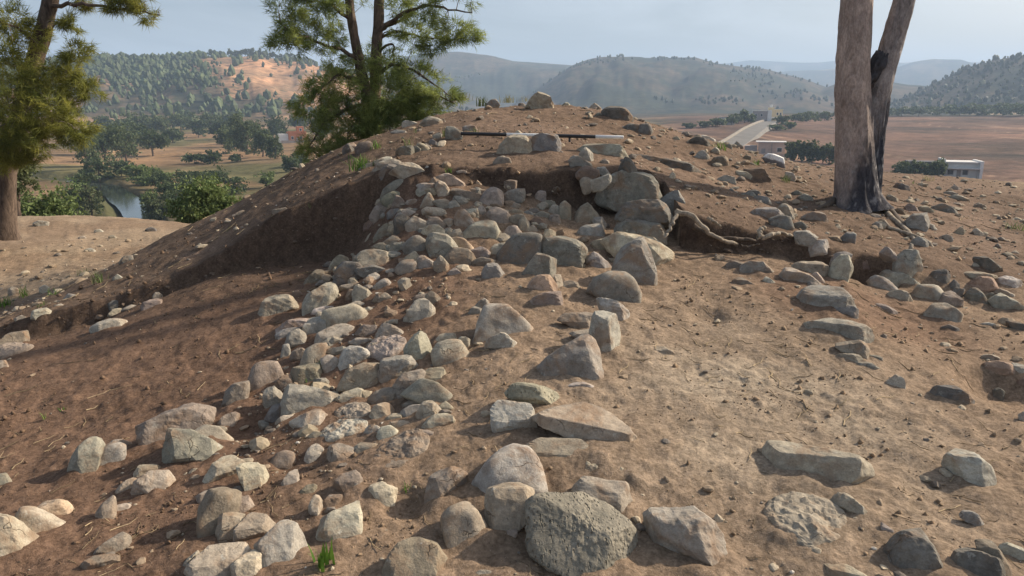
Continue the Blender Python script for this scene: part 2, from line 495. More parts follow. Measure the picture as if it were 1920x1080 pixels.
    barew = sstep(320, 420, pxv + 120 * m3) * sstep(720, 660, pxv) * sstep(575, 670, r + 90 * m1) * sstep(1000, 925, r)
    far = mix(far, C(.40, .235, .14), barew * .85)
    far = mix(far, C(.29, .19, .12), sstep(-.5, -.05, m3 + .3 * m2) * sstep(470, 530, r) * sstep(840, 700, r + 60 * m1) * sstep(800, 700, pxv) * .9)
    far = mix(far, C(.30, .23, .15), sstep(1790, 1880, pxv + 60 * m1) * sstep(600, 650, r) * sstep(800, 720, r) * .8)
    far = mix(far, C(.30, .25, .19), sstep(.05, .25, m3) * sstep(3000, 3300, r) * .5)
    far = mix(far, C(.05, .055, .03), np.exp(-(_segdist(x, y, RIVER) / 7) ** 4) * .7)
    c = mix(c, far, wf)
    return V, F, np.clip(c, .01, .9)

def soil_material():
    m, nt, b = new_mat("soil")
    tc = nd(nt, "ShaderNodeTexCoord").outputs["Object"]
    at_ = nd(nt, "ShaderNodeAttribute", attribute_name="tone").outputs["Color"]
    f1 = noise(nt, tc, 14, 7, .62); f2 = noise(nt, tc, 55, 6, .65); f3 = noise(nt, tc, 190, 4, .6)
    c = mixc(nt, at_, ramp(nt, f1, [(.3, g3(.68)), (.7, g3(1.28))]), 1.0, 'MULTIPLY')
    c = mixc(nt, c, ramp(nt, f2, [(.34, (.62, .6, .58)), (.55, g3(1.0)), (.72, (1.32, 1.3, 1.26))]), 1.0, 'MULTIPLY')
    v = nd(nt, "ShaderNodeTexVoronoi"); v.inputs["Scale"].default_value = 85; nt.links.new(tc, v.inputs["Vector"])
    sp = ramp(nt, v.outputs["Distance"], [(.10, g3(1)), (.19, g3(0))])
    keep = ramp(nt, noise(nt, tc, 30, 2), [(.54, g3(0)), (.60, g3(1))])
    c = mixc(nt, c, (.52, .44, .34), mth(nt, 'MULTIPLY', mixc(nt, (0, 0, 0), sp, keep), .55))
    v2 = nd(nt, "ShaderNodeTexVoronoi"); v2.inputs["Scale"].default_value = 60; nt.links.new(tc, v2.inputs["Vector"])
    sp2 = ramp(nt, v2.outputs["Distance"], [(.12, g3(1)), (.24, g3(0))])
    keep2 = ramp(nt, noise(nt, tc, 22, 2), [(.55, g3(0)), (.62, g3(1))])
    c = mixc(nt, c, (.075, .05, .035), mth(nt, 'MULTIPLY', mixc(nt, (0, 0, 0), sp2, keep2), .6))
    nt.links.new(c, b.inputs["Base Color"])
    b.inputs["Roughness"].default_value = 1.0; b.inputs["Specular IOR Level"].default_value = .1
    p = bump(nt, b, f1, .35, .014)
    p = bump(nt, b, f2, .7, .008, p)
    p = bump(nt, b, f3, .9, .004, p)
    return m

def country_material():
    m, nt, b = new_mat("country")
    tc = nd(nt, "ShaderNodeTexCoord").outputs["Object"]
    at_ = nd(nt, "ShaderNodeAttribute", attribute_name="tone").outputs["Color"]
    f1 = noise(nt, tc, .12, 8, .65); f2 = noise(nt, tc, .9, 6, .65)
    c = mixc(nt, at_, ramp(nt, f1, [(.3, g3(.6)), (.7, g3(1.45))]), 1.0, 'MULTIPLY')
    c = mixc(nt, c, ramp(nt, noise(nt, tc, .016, 7, .68), [(.36, (.55, .62, .6)), (.64, (1.6, 1.45, 1.3))]), 1.0, 'MULTIPLY')
    c = mixc(nt, c, ramp(nt, f2, [(.3, g3(.75)), (.7, g3(1.25))]), 1.0, 'MULTIPLY')
    v = nd(nt, "ShaderNodeTexVoronoi"); v.inputs["Scale"].default_value = .075; nt.links.new(tc, v.inputs["Vector"])
    sp = ramp(nt, v.outputs["Distance"], [(.22, g3(1)), (.36, g3(0))])
    keep = ramp(nt, noise(nt, tc, .012, 4), [(.42, g3(0)), (.56, g3(1))])
    far_only = nd(nt, "ShaderNodeVectorMath", operation='LENGTH'); nt.links.new(tc, far_only.inputs[0])
    fo = ramp(nt, mth(nt, 'MULTIPLY', far_only.outputs["Value"], .001), [(.56, g3(0)), (.66, g3(1))])
    w = mth(nt, 'MULTIPLY', mixc(nt, (0, 0, 0), sp, keep), mth(nt, 'MULTIPLY', fo, .8))
    c = mixc(nt, c, (.05, .06, .032), w)
    nt.links.new(c, b.inputs["Base Color"])
    b.inputs["Roughness"].default_value = 1.0; b.inputs["Specular IOR Level"].default_value = .05
    bump(nt, b, f1, .6, 1.2)
    return m

# ------------------------------------------------------------------ stones
TONES = {'tan': (.36, .285, .195), 'cream': (.47, .385, .27), 'grey': (.29, .265, .22), 'brown': (.26, .19, .13), 'dark': (.155, .142, .125), 'pale': (.385, .35, .285),
         'pink': (.33, .235, .18), 'orange': (.50, .29, .14), 'olive': (.29, .26, .18), 'blue': (.20, .205, .205), 'red': (.26, .14, .095), 'white': (.68, .64, .57),
         'ggreen': (.255, .245, .20), 'rust': (.36, .19, .085)}
CROPS = {'A': (0, 720, 3.0), 'B': (400, 720, 3.0), 'C': (900, 720, 3.0), 'D': (1280, 720, 3.0), 'E': (800, 540, 3.0), 'F': (640, 270, 3.0), 'G': (480, 0, 3.0), 'H': (1000, 80, 4.0),
         'I': (680, 300, 6.0), 'J': (640, 160, 5.3333), 'K': (400, 480, 3.4286), 'L': (1200, 270, 2.6667), 'M': (1440, 540, 4.0), 'N': (1480, 230, 4.3545), 'O': (1240, 200, 6.0), 'P': (0, 340, 3.0)}
# crop | shape (a angular, r rounded, s slab, f flush with the ground, p pitted) | tone | outline | label   (no label: part of the loose rubble)
STONES = """
A|a|tan|-60,740 20,728 110,790 250,860 262,900 150,965 0,1010 -60,1000|big flat-topped brown stone cut off by the left edge, near the bottom
A|r|cream|100,745 130,705 180,697 260,725 355,780 330,815 260,850 190,835 110,775|smooth cream oblong stone just above the big one at the lower left edge
A|a|orange|222,695 262,660 320,652 380,660 402,690 370,740 340,755 270,720|warm orange-tan stone behind the cream oblong one at lower left
A|a|grey|388,490 410,420 440,370 510,310 560,318 578,350 545,490 480,520 410,535|tall speckled grey-brown stone, left one of a leaning pair
A|r|grey|548,470 555,415 590,360 640,335 690,355 690,395 650,440 580,472|smooth grey stone leaning on the speckled grey-brown one
A|s|tan|625,330 640,312 700,318 738,335 700,362 660,340|small thin tan flake lying on top of the smooth grey leaning stone
A|s|pink|792,228 880,190 1000,130 1050,108 1120,125 1188,140 1180,200 1080,262 970,265 930,340 885,350 850,290|wide dusty brown slab tilted up behind the heart-shaped block
A|a|grey|930,370 955,270 1010,243 1085,280 1180,300 1250,330 1245,400 1180,460 1050,465 930,450|square grey heart-shaped block with a pale left shoulder
A|r|tan|1093,270 1150,235 1230,245 1283,290 1260,330 1220,320 1150,300 1100,295|rounded tan stone tucked behind the right shoulder of the heart-shaped block
A|s|brown|1220,235 1250,190 1300,158 1330,165 1300,210 1260,240|thin brown sliver half buried right of the dusty brown slab
A|a|pink|670,580 740,525 760,540 740,590 690,610|small pinkish stone left of the pair of earth-stained cream stones
A|a|tan|760,500 790,458 850,452 895,470 850,495 800,520 765,525|rear one of two earth-stained cream stones below the heart-shaped block
A|r|tan|750,590 770,545 850,490 930,490 960,520 900,560 850,600 800,625 760,615|front one of two earth-stained cream stones below the heart-shaped block
A|a|cream|1150,540 1200,450 1260,410 1330,415 1372,450 1330,480 1270,520 1210,560|lumpy bright cream stone leaning left beside a smaller square one
A|a|cream|1330,475 1390,450 1450,445 1480,480 1450,540 1400,590 1365,600 1350,520|small square cream stone right of the lumpy bright cream one
A|r|brown|1130,690 1170,620 1250,585 1300,600 1280,660 1240,740 1220,800 1170,830 1140,780|tall smooth brown stone at the left end of the lower-left cluster
A|a|pink|1255,690 1290,640 1380,617 1405,660 1385,720 1300,735|pinkish cracked stone on top of the lower-left cluster
A|a|tan|1235,750 1300,735 1360,740 1350,790 1300,850 1240,890 1225,840|narrow tan stone between the tall brown one and the purple-grey one
A|a|pink|1325,860 1345,790 1400,740 1500,745 1535,775 1520,810 1430,860 1380,900 1325,890|purple-grey stone with a lit right corner in the lower-left cluster
A|a|pale|1450,905 1540,820 1590,775 1660,790 1720,860 1650,1000 1610,1030 1540,990 1460,930|large grey block with a broad pale sunlit right face, lower left
A|a|cream|1065,1030 1130,960 1220,900 1330,895 1400,920 1400,960 1330,1020 1240,1090 1090,1110|broad cream stone split by cracks at the bottom edge
A|a|cream|1310,1030 1360,980 1420,942 1455,965 1440,1010 1400,1110 1320,1110|wedge-shaped cream stone between the cracked one and the bright grey block
A|a|grey|1000,1040 1030,970 1070,930 1110,945 1090,1000 1040,1040 990,1050|small grey stone left of the cracked cream one at the bottom
A|s|brown|535,950 600,890 680,835 720,855 690,900 620,940 560,960|long brown stone with dry roots over its right end, bottom left
A|r|brown|475,1000 530,965 610,955 660,970 640,1000 570,1040 510,1045|flat brown stone just below the long one with dry roots
A|a|pink|545,740 580,680 640,635 650,690 640,750 600,775 560,780|upright mauve-brown stone standing alone in bare earth at lower left
A|a|tan|655,690 700,675 735,685 710,715 660,715|
A|a|pink|1110,630 1150,605 1190,595 1180,640 1120,660|
A|a|cream|1715,430 1740,370 1775,335 1820,375 1830,400 1770,435|small pale pointed stone right of a dark brown clod
A|r|grey|0,510 30,505 50,535 20,565 0,575 -40,570 -40,515|small grey stone half cut by the left edge
A|r|brown|1530,440 1560,395 1600,380 1640,390 1650,420 1600,455 1550,460|round dark brown clod-like stone beside a crack in the earth
B|a|tan|390,555 430,500 470,480 480,530 450,565|
B|r|pale|575,800 600,765 650,740 690,655 770,640 810,665 815,730 800,830 760,905 690,905 650,860 600,850|pale two-lobed stone with a green sprout at its foot
B|a|brown|690,560 730,510 790,495 830,540 820,590 780,610 710,590|brown-grey stone with a lit edge above the two-lobed pale stone
B|a|cream|880,610 900,570 930,555 1040,600 1030,635 960,660 890,640|low tan stone capped with earth beside a grass tuft
B|a|brown|1195,650 1210,560 1240,505 1330,475 1420,510 1410,545 1330,590 1250,650 1205,665|rough brownish stone leaning right, left of the big pale domed boulder
B|r|pink|1295,760 1330,710 1410,668 1440,675 1490,740 1525,800 1505,895 1400,890 1310,850|smooth rounded mauve-grey stone left of the narrow wedge stone
B|r|pale|1475,555 1560,430 1620,380 1690,350 1760,370 1810,430 1842,540 1780,565 1600,600 1500,605|big pale grey-green domed boulder behind the narrow wedge stone
B|a|tan|1535,840 1545,600 1640,570 1720,562 1785,600 1780,640 1650,760 1580,840|narrow wedge-shaped stone pointing down, left of the pitted boulder
C|p|ggreen|252,720 275,640 330,625 470,605 590,598 680,640 800,730 880,830 885,900 860,1040 800,1075 640,1045 560,1000 380,880 270,820|largest pitted grey boulder full of holes at the bottom centre
C|a|tan|560,560 600,530 740,540 815,555 838,650 800,720 700,660 600,595|tan pockmarked block right behind the pitted boulder
C|a|grey|960,720 1000,700 1190,695 1300,780 1350,850 1365,930 1290,980 1230,985 1120,940 1040,860 980,770|rough grey stone right of the pitted boulder
D|s|tan|490,400 530,310 600,295 720,310 900,390 1010,410 1048,455 960,560 880,578 700,550 560,525 500,470|long tan block with a flat sunlit top alone on the right bench
D|f|tan|480,740 500,690 580,655 700,650 830,700 890,760 890,830 790,905 720,935 600,870 510,800|round rough stone sunk flush in the ground below the long tan block
D|a|tan|850,640 900,608 960,650 1050,740 1010,780 930,740 880,690|ridge-backed tan stone right of the sunken round stone
D|s|pale|1510,395 1550,370 1650,400 1720,460 1757,550 1745,590 1640,560 1560,500|pale leaf-shaped slab lying alone on the far right slope
D|a|dark|1180,890 1210,850 1290,830 1370,830 1400,900 1420,940 1485,1030 1460,1070 1330,1050 1220,970|dark grey creased stone at the bottom right
D|a|dark|1515,1000 1540,950 1620,940 1740,960 1790,1020 1790,1100 1560,1110 1520,1050|dark purple-grey stone at the bottom right with a brown slab behind
D|s|brown|1610,910 1680,880 1730,878 1790,950 1845,1060 1840,1110 1790,1090 1740,960|brown slanting slab behind the dark purple-grey stone, bottom right
D|a|red|1330,1075 1380,1045 1440,1045 1475,1080 1470,1110 1340,1110|small reddish stone at the bottom edge between two dark stones
D|s|tan|800,1010 815,970 900,1010 1000,1060 1080,1110 880,1110|tan sloping stone cut by the bottom edge below the sunken round stone
D|a|tan|1120,840 1125,785 1180,825 1185,870 1140,860|small tan splinter up against the dark grey creased stone
D|a|grey|1570,730 1590,712 1650,730 1690,785 1650,780|small grey stone below the pale leaf-shaped slab
D|s|pale|1800,905 1850,892 1920,930 1980,960 1930,985 1840,950|flat pale stone at the right edge near the bottom
B|a|brown|975,1060 1010,960 1060,890 1120,868 1200,900 1240,925 1300,1005 1230,1060 1200,1110 980,1110|large brown-grey slanting stone at the bottom, left of the pitted boulder
B|a|pink|1640,850 1660,820 1710,815 1700,850 1670,880|
B|a|tan|1470,1080 1520,1050 1610,1070 1610,1110 1470,1110|low tan stone peeping in at the bottom edge left of the pitted boulder
B|a|pale|1570,150 1600,100 1640,105 1720,92 1765,110 1785,160 1740,270 1700,280 1580,260|pale cube-like block with a crumbly right face, near the centre
E|p|grey|440,600 480,550 560,535 650,550 740,590 755,650 690,680 600,690 560,650 480,640|crumbly low grey rock behind the pale cube-like block
E|s|pink|640,725 720,690 800,682 1030,700 1090,770 1170,860 1185,905 1150,910 1060,870 940,860 850,850 740,830 690,770|wide smooth grey slab with a tail pointing right
E|a|tan|575,890 640,855 870,865 890,890 870,930 740,975 690,960|tan wedge with a shaded left end below the wide grey slab
E|f|tan|880,980 960,945 1020,930 1090,970 1165,1050 1130,1075 1000,1060 900,1040|rough tan rock sunk in the earth above the pitted boulder
E|a|grey|645,440 700,390 850,290 895,268 950,320 973,390 970,500 930,520 800,520 700,490|pyramid-shaped grey stone with a sharp ridge near the centre
E|a|pale|940,150 1000,130 1060,160 1075,210 1070,300 1000,380 970,370 950,310 930,250|tall pale block just behind the pyramid-shaped stone
E|s|pale|970,70 1025,52 1070,85 1110,95 1130,140 1120,220 1080,200 1060,150|pale upright slab behind the tall pale block
E|a|pink|760,170 790,145 880,140 945,155 945,240 900,220 780,195|mauve-grey blocky stone left of the tall pale block
E|s|tan|820,250 900,235 1020,250 1030,300 980,330 930,300 850,275|low flat tan slab between the pyramid-shaped stone and the mauve block
E|r|pale|290,250 310,170 340,110 400,95 470,120 560,200 570,240 530,280 450,270 340,275|large pale rounded boulder bedded in the earth left of the pyramid
E|a|pale|350,295 430,258 510,320 500,360 430,355 370,330|pale angular stone just below the large pale rounded boulder
E|a|grey|280,100 320,62 348,80 340,110 300,115|small grey stone perched on the upper left of the pale rounded boulder
E|a|olive|245,130 270,100 305,120 290,145|
E|r|tan|50,350 70,315 120,300 180,310 205,350 170,400 110,412 60,390|round tan cobble right of the upright pointed stone
E|a|tan|50,300 90,260 150,258 160,300 100,305 60,315|knobbly tan stone directly behind the round tan cobble
E|a|tan|175,300 200,275 240,290 235,315 195,320|
E|s|pale|800,550 860,528 935,555 910,575 830,575|small flat pale stone below the pyramid-shaped stone
E|a|tan|1280,345 1330,330 1395,370 1370,382 1300,375|small pale stone alone on the bare bench right of the pyramid
F|a|orange|1065,790 1100,750 1160,745 1205,800 1200,840 1120,850 1070,810|stone with a bright orange sunlit face in front of the chamber
F|a|pink|1170,745 1230,740 1243,790 1235,830 1210,830 1205,790|purple-grey stone touching the right of the orange-faced one
F|a|pink|1080,870 1140,845 1225,832 1232,890 1190,915 1100,910|mauve-brown stone directly below the orange-faced one
F|r|tan|1245,790 1275,770 1320,780 1335,805 1290,820|low half-buried pale stone right of the orange-faced one
F|r|grey|1425,790 1450,750 1520,722 1590,725 1640,770 1670,830 1655,880 1590,895 1520,850 1440,830|smooth egg-shaped grey boulder in front of the tall ridged boulder
F|a|ggreen|1550,690 1580,600 1680,545 1720,580 1755,650 1760,720 1780,800 1720,835 1670,830 1640,760 1580,715|tall ridged grey boulder standing over the egg-shaped one
F|a|cream|1535,525 1580,505 1700,515 1760,550 1835,600 1840,650 1810,710 1760,690 1740,600 1690,550 1620,580 1560,550|long cream slab with a bright sawn-looking right end behind the ridged boulder
F|a|ggreen|1555,470 1570,440 1640,415 1750,415 1810,470 1815,530 1790,540 1700,515 1560,500|grey-green flat-topped block, third down in the right-hand row of big blocks
F|a|dark|1565,400 1620,335 1700,325 1790,325 1820,370 1855,480 1815,500 1790,440 1700,415 1570,430|dark flat-topped block with a lit right edge, second in the right-hand row
F|a|ggreen|1470,260 1500,200 1560,170 1700,168 1735,190 1780,290 1785,320 1620,335 1480,285|biggest grey-green boulder at the top of the right-hand row, over the section
F|a|blue|1805,330 1830,295 1885,268 1920,310 1920,370 1850,375|dark blue-grey angular stone right of the dark flat-topped block
F|a|ggreen|1290,90 1320,70 1350,80 1395,110 1385,135 1330,140 1295,115|grey-green stone, lower one of two leaning together near the pole
F|a|grey|1345,60 1375,25 1410,60 1412,110 1385,110 1350,80|upright pointed grey stone leaning on the grey-green one near the pole
F|a|red|1340,150 1390,130 1440,150 1445,190 1400,195 1350,175|reddish-brown stone at the right lip of the chamber section
F|a|pink|1345,205 1370,190 1408,205 1405,240 1360,260|pale pinkish stone set in the section below the reddish-brown one
F|a|grey|1410,205 1450,190 1500,170 1510,190 1450,240 1415,240|grey wedge between the section and the biggest grey-green boulder
F|a|grey|1440,140 1475,130 1505,165 1470,190 1445,180|
H|s|grey|370,790 410,765 500,760 640,770 690,830 690,860 560,870 460,840|broad grey slab lying right below the pole's right end
H|s|dark|745,860 800,840 900,850 1000,870 1100,880 1160,910 1230,960 1180,975 1080,940 950,930 820,910|long low dark grey boulder right of the chamber, on the mound
G|a|tan|1360,870 1390,810 1440,770 1500,770 1528,800 1500,870 1420,885|tan angular boulder, left of the two right under the pole
G|a|blue|1545,850 1555,790 1600,765 1680,765 1705,810 1690,860 1640,880 1570,880|dark grey boulder, right of the two right under the pole
G|r|tan|1345,910 1370,885 1420,890 1432,920 1400,935 1350,930|small round tan stone in front of the two boulders under the pole
G|a|pale|1510,820 1545,800 1548,860 1515,865|small pale stone wedged between the two boulders under the pole
G|a|tan|1535,590 1555,550 1600,525 1640,550 1660,590 1650,630 1600,630 1545,610|blunt tan boulder standing on the skyline of the mound
H|a|pale|215,475 250,445 280,475 250,485|small pale stone on the skyline just right of the blunt boulder
H|a|grey|425,490 460,457 490,480 515,510 470,505|flat-sloped pale stone on the skyline, second right of the blunt boulder
H|a|dark|545,510 580,490 640,490 690,500 735,550 735,580 690,610 640,580 560,540|dark rocky lump at the right end of the mound's skyline
H|a|dark|460,550 490,525 515,545 515,570 470,565|small dark stone left of the dark rocky skyline lump
H|a|dark|680,640 720,610 790,620 790,660 720,665|dark low stone left of the round dark one above the pole's end
H|r|dark|785,660 810,620 860,615 885,660 870,700 800,700|round dark stone above and right of the pole's right end
H|a|tan|505,890 535,875 565,890 560,910 510,905|
H|a|dark|650,930 690,870 720,880 770,960 700,985 650,970|grey peaked stone directly behind the biggest grey-green boulder
I|a|pale|125,130 170,60 240,20 330,0 400,20 370,60 300,100 210,150 150,160|pale stone with a white flank at the upper left corner of the wall
I|a|dark|190,170 230,100 300,55 370,70 370,140 310,220 230,230|dark grey face-on stone under the pale one at the wall's upper corner
I|a|tan|350,130 440,55 540,40 640,90 700,150 700,200 600,195 480,190 380,190|large tan stone topping the wall's upper left end
I|r|olive|245,370 270,310 350,250 510,205 555,260 545,310 440,345 320,380|smooth olive loaf-shaped stone near the wall's upper left end
I|a|grey|610,290 680,265 810,270 820,330 800,400 740,380 700,330 620,320|grey split block, larger half, right of the olive loaf-shaped stone
I|a|grey|605,350 660,310 695,345 715,400 660,425 615,410|grey split block, smaller left half
I|a|tan|825,310 860,245 920,270 960,330 970,400 900,430 850,400|pale tan upright stone right of the grey split block
I|a|pink|870,200 920,165 1000,165 1060,215 1130,255 1110,300 1040,300 960,310 900,250|pinkish brown crumbly stone at the top of the pile
I|a|tan|1050,130 1110,115 1180,130 1185,190 1130,190 1080,170|tan stone beside a green tuft at the top of the pile
I|s|brown|990,370 1040,325 1100,335 1330,400 1330,450 1230,480 1120,450 1020,400|long brown beam-like stone lying across the top of the pile
I|s|brown|1200,330 1270,330 1380,340 1375,400 1310,390 1220,360|short brown slab behind the long beam-like stone
I|r|pink|1330,440 1400,350 1460,320 1560,370 1565,460 1555,530 1430,550 1350,500|bulky pink-stained stone at the right end of the pile's back row
I|a|orange|1260,300 1290,235 1340,280 1330,305|small orange-brown stone against the chamber's back section
I|r|olive|245,420 330,370 430,370 400,430 380,500 330,510 260,450|olive-brown stone below the loaf-shaped one at the wall's left face
I|a|pink|385,400 420,420 480,490 470,560 400,540 340,510|pinkish split stone with a lit broken face in the wall
I|a|pink|500,460 580,440 625,460 600,500 520,490|small pink stone right of the split stone in the wall
I|r|tan|110,600 160,520 230,478 320,520 345,560 280,600 240,640 150,640|mottled pale stone bulging from the wall's left face
I|a|blue|280,600 330,560 400,550 430,590 370,650 300,640|dark blue-grey stone right of the mottled pale one in the wall
I|a|tan|630,560 680,470 740,385 770,440 820,530 720,570|tan peaked stone in the middle of the wall's upper part
I|a|tan|780,470 860,450 950,460 1000,520 930,545 840,540|flattish tan stone right of the peaked one in the pile
I|a|grey|960,490 1040,455 1100,520 1120,560 1040,545|grey slanting stone below the left end of the beam-like stone
I|a|tan|680,570 740,540 860,545 930,590 880,640 780,650 700,620|rough tan stone below the tan peaked one in the pile
I|r|tan|400,620 450,570 520,555 600,590 600,640 500,660|rounded tan stone above the dark-fronted block in the wall
I|a|dark|370,830 365,690 420,630 520,660 520,780 500,860 420,870|dark-fronted upright block with a pale top in the wall
I|a|tan|490,720 580,650 650,680 730,740 680,800 590,850 520,840|sunlit tan block right against the dark-fronted one
I|r|pink|740,690 790,650 850,655 950,750 930,800 840,740|pinkish oblong stone lying diagonally in the pile
I|a|cream|680,820 740,750 840,735 930,830 930,870 850,845 750,880 690,870|stone with a bright cream sunlit face below the diagonal pinkish one
I|a|tan|910,690 980,660 1035,690 1030,800 960,750|tan stone left of the block with the cream chisel-like face
I|a|pink|940,830 980,770 1020,800 1025,880 960,880|
I|a|cream|1050,690 1080,590 1170,580 1200,640 1275,720 1200,790 1120,810 1055,780|large grey block with a cream chisel-like face in mid pile
I|a|cream|1160,590 1220,560 1285,550 1290,620 1250,665 1190,630|yellowish stone resting on the block with the chisel-like face
I|r|tan|1255,500 1290,470 1340,510 1330,540 1280,545|
I|a|tan|1290,560 1350,525 1385,570 1395,640 1350,610|small tan upright stone right of the yellowish one
I|r|pink|1400,640 1450,560 1500,545 1590,580 1660,650 1600,720 1500,730 1420,690|broad pale mauve stone in the middle of the chamber rubble
I|r|olive|1165,830 1300,710 1400,690 1470,720 1515,810 1500,870 1400,895 1220,870|large smooth olive boulder in front of the broad mauve stone
I|r|pink|1600,820 1640,770 1720,750 1770,820 1740,870 1660,905 1610,880|rounded mauve stone right of the large smooth olive boulder
I|a|tan|1610,700 1680,640 1780,610 1820,660 1750,720 1660,740|tan stone right of the broad pale mauve one
I|a|tan|1760,740 1800,650 1850,680 1870,740 1900,820 1820,830 1770,790|upright tan stone right of the rounded mauve one
I|r|red|30,770 80,690 200,650 340,680 300,710 200,740 100,760|dark reddish flat stone at the foot of the wall's left face
I|a|olive|150,860 210,770 270,715 350,790 340,850 250,890|olive triangular stone in the wall's left face
I|s|tan|0,960 60,860 150,780 180,800 120,880 40,960|long tan stone sloping down the wall's outer left side
I|a|grey|240,930 340,860 460,930 400,960 330,990|grey triangular stone under the dark-fronted block
I|a|grey|320,970 400,930 480,950 430,1060 350,1070|grey shaded stone under the triangular grey one
I|r|grey|480,960 560,880 620,868 710,930 735,1000 660,1050 560,1040 480,1010|rounded grey stone with a light left edge in the lower pile
F|a|grey|488,560 510,515 570,512 620,550 645,590 615,640 520,650 500,610|large grey six-sided block in the front of the pile
I|r|orange|1010,890 1070,875 1140,900 1235,990 1200,1010 1100,970|orange-tan rounded stone right of the six-sided grey block
F|a|brown|600,640 640,590 710,600 738,640 720,675 640,675|rough brown stone just right of the six-sided grey block
F|a|tan|95,640 120,605 190,597 250,610 290,650 270,700 200,700 110,680|broad tan stone at the left end of the pile's front row
F|a|tan|365,640 410,608 440,640 430,680 390,670|small pale pointed stone in the pile's front row
F|r|tan|320,690 350,655 400,655 425,690 420,720 340,715|rounded tan stone resting on the bench edge, left of the pile's front
F|a|grey|435,640 460,630 525,680 500,710 440,695|grey flat-sided stone over the bench edge below the six-sided block
F|a|tan|525,670 560,635 600,680 595,720 560,725 530,700|tan diamond-shaped stone below the six-sided block
F|a|pink|610,720 640,695 680,735 640,742|
F|r|pink|735,600 790,582 830,610 820,640 750,645|mauve-brown stone left of the small pale one by the big dark boulder
F|a|brown|740,665 790,640 860,655 850,690 760,690|flat brown stone above the sloping grey one in the pit
F|a|ggreen|795,720 830,670 870,675 900,740 870,758 800,750|sloping grey stone at the pit's near left edge
F|a|cream|835,600 870,565 925,560 910,620 870,640 840,630|pale stone propped against the left side of the big dark boulder
F|r|dark|890,620 960,545 1050,505 1110,520 1110,600 1060,680 960,695 900,680|big dark rounded boulder overhanging the pit, left of a pair
F|r|ggreen|1100,590 1150,540 1220,530 1310,550 1370,600 1340,680 1310,720 1220,700 1130,650|big grey humped boulder, right of the pair in the chamber
F|a|grey|1000,760 1060,680 1100,622 1195,650 1190,720 1100,750|rough grey triangular slab leaning in front of the pair of big boulders
F|a|tan|1310,430 1340,370 1385,342 1420,380 1450,450 1400,465 1330,460|pointed tent-shaped stone standing at the chamber's right side
F|r|grey|1340,500 1380,460 1450,460 1475,510 1470,545 1400,545 1350,530|dusty grey stone below the pointed tent-shaped one
F|a|tan|1420,560 1480,540 1580,570 1560,600 1480,615 1430,600|low tan stone left of the long cream slab
F|r|grey|1380,660 1420,615 1470,650 1510,690 1450,710 1390,700|grey half-buried stone left of the tall ridged boulder
F|a|grey|1430,420 1470,420 1490,450 1480,490 1450,470|
F|r|olive|1228,400 1235,345 1258,328 1285,355 1288,410 1270,428 1240,425|smooth thumb-shaped standing stone in the chamber
F|r|tan|1165,390 1185,352 1215,350 1230,375 1225,400 1175,405|round stone stacked on a reddish one, left of the thumb-shaped stone
F|a|pink|1172,440 1180,405 1220,400 1230,440 1225,460 1180,458|reddish broken stone carrying the round one left of the thumb stone
F|a|red|1060,450 1100,410 1160,455 1150,475 1090,475|red-brown peaked stone on the chamber floor
F|r|olive|1090,400 1130,380 1165,395 1160,430 1120,430|olive rounded stone just behind the red-brown peaked one
F|r|blue|1025,390 1050,378 1075,390 1070,408 1035,408|small round blue-black cobble on the chamber floor
F|r|brown|1060,370 1090,362 1110,375 1095,395 1065,390|
F|r|olive|1135,350 1150,320 1195,325 1200,350 1170,370 1140,370|olive stone below the pink block at the back section
F|a|pink|1090,300 1110,268 1145,272 1145,320 1115,335 1095,325|square pink block at the foot of the back section
F|r|tan|945,345 965,330 998,340 990,360 955,362|small round tan stone alone on the earth at the back of the chamber
F|s|grey|915,290 960,262 1025,255 1020,305 970,315 930,310|dusty grey slab leaning on the back section
F|a|brown|920,215 950,205 985,210 980,250 930,255|brown stone sticking out of the back section
F|a|tan|990,440 1030,415 1055,450 1050,480 1000,470|
F|r|pink|1055,470 1080,458 1098,480 1080,497|
F|r|brown|930,375 980,370 1015,380 1020,405 960,405|low brown stone behind the blue-black cobble
F|r|tan|640,500 670,490 690,520 660,530|
F|a|grey|240,580 270,570 285,600 260,615|
J|r|brown|150,640 180,590 270,570 310,620 290,680 200,690 160,670|rounded brown stone beside a grass clump under the two-stemmed pine
J|a|orange|75,580 120,575 150,610 140,650 100,620|small orange-tan stone left of the rounded brown one under the pine
J|a|dark|30,620 70,590 130,650 110,690 40,690 20,660|dark stone below the small orange-tan one under the pine
J|a|dark|550,660 600,620 700,610 720,650 640,690 600,720 570,710|dark grey stone with a light cap behind the wall's upper corner
J|a|dark|700,640 750,610 790,640 780,670 720,680|
J|r|tan|765,600 800,580 850,600 875,635 820,655 780,640|rounded pale stone right of the dark one with a light cap
J|s|pale|620,380 650,355 760,380 780,400 720,420 640,420|flat pale stone right of the pine's foot
J|a|tan|725,310 745,293 785,320 780,355 735,370|upright tan stone right of the pine's foot
J|a|grey|805,370 870,320 960,335 985,350 930,375 850,410 820,400|long grey stone on the slope right of the upright tan one
J|a|ggreen|1060,420 1130,430 1200,470 1190,530 1120,560 1060,520|grey-green stone at the pole's left end
J|a|grey|1220,420 1280,390 1340,420 1320,460 1240,455|grey stone just behind the pole's left part
J|a|dark|880,560 910,540 950,570 930,600 890,595|
J|a|grey|1440,200 1500,150 1540,140 1570,185 1500,205|small grey stone beside spiky leaves on the left skyline
J|a|pale|320,770 400,730 490,720 460,760 390,800 330,810|pale grey stone behind the wall's upper left corner stones
J|s|tan|185,830 250,785 310,775 300,820 230,845|low tan stone right of the brightest grass clump
J|a|blue|830,835 850,810 885,815 880,870 840,875|
J|a|grey|920,505 960,480 1000,490 990,540 930,540|
J|s|grey|500,470 560,445 640,465 560,490|
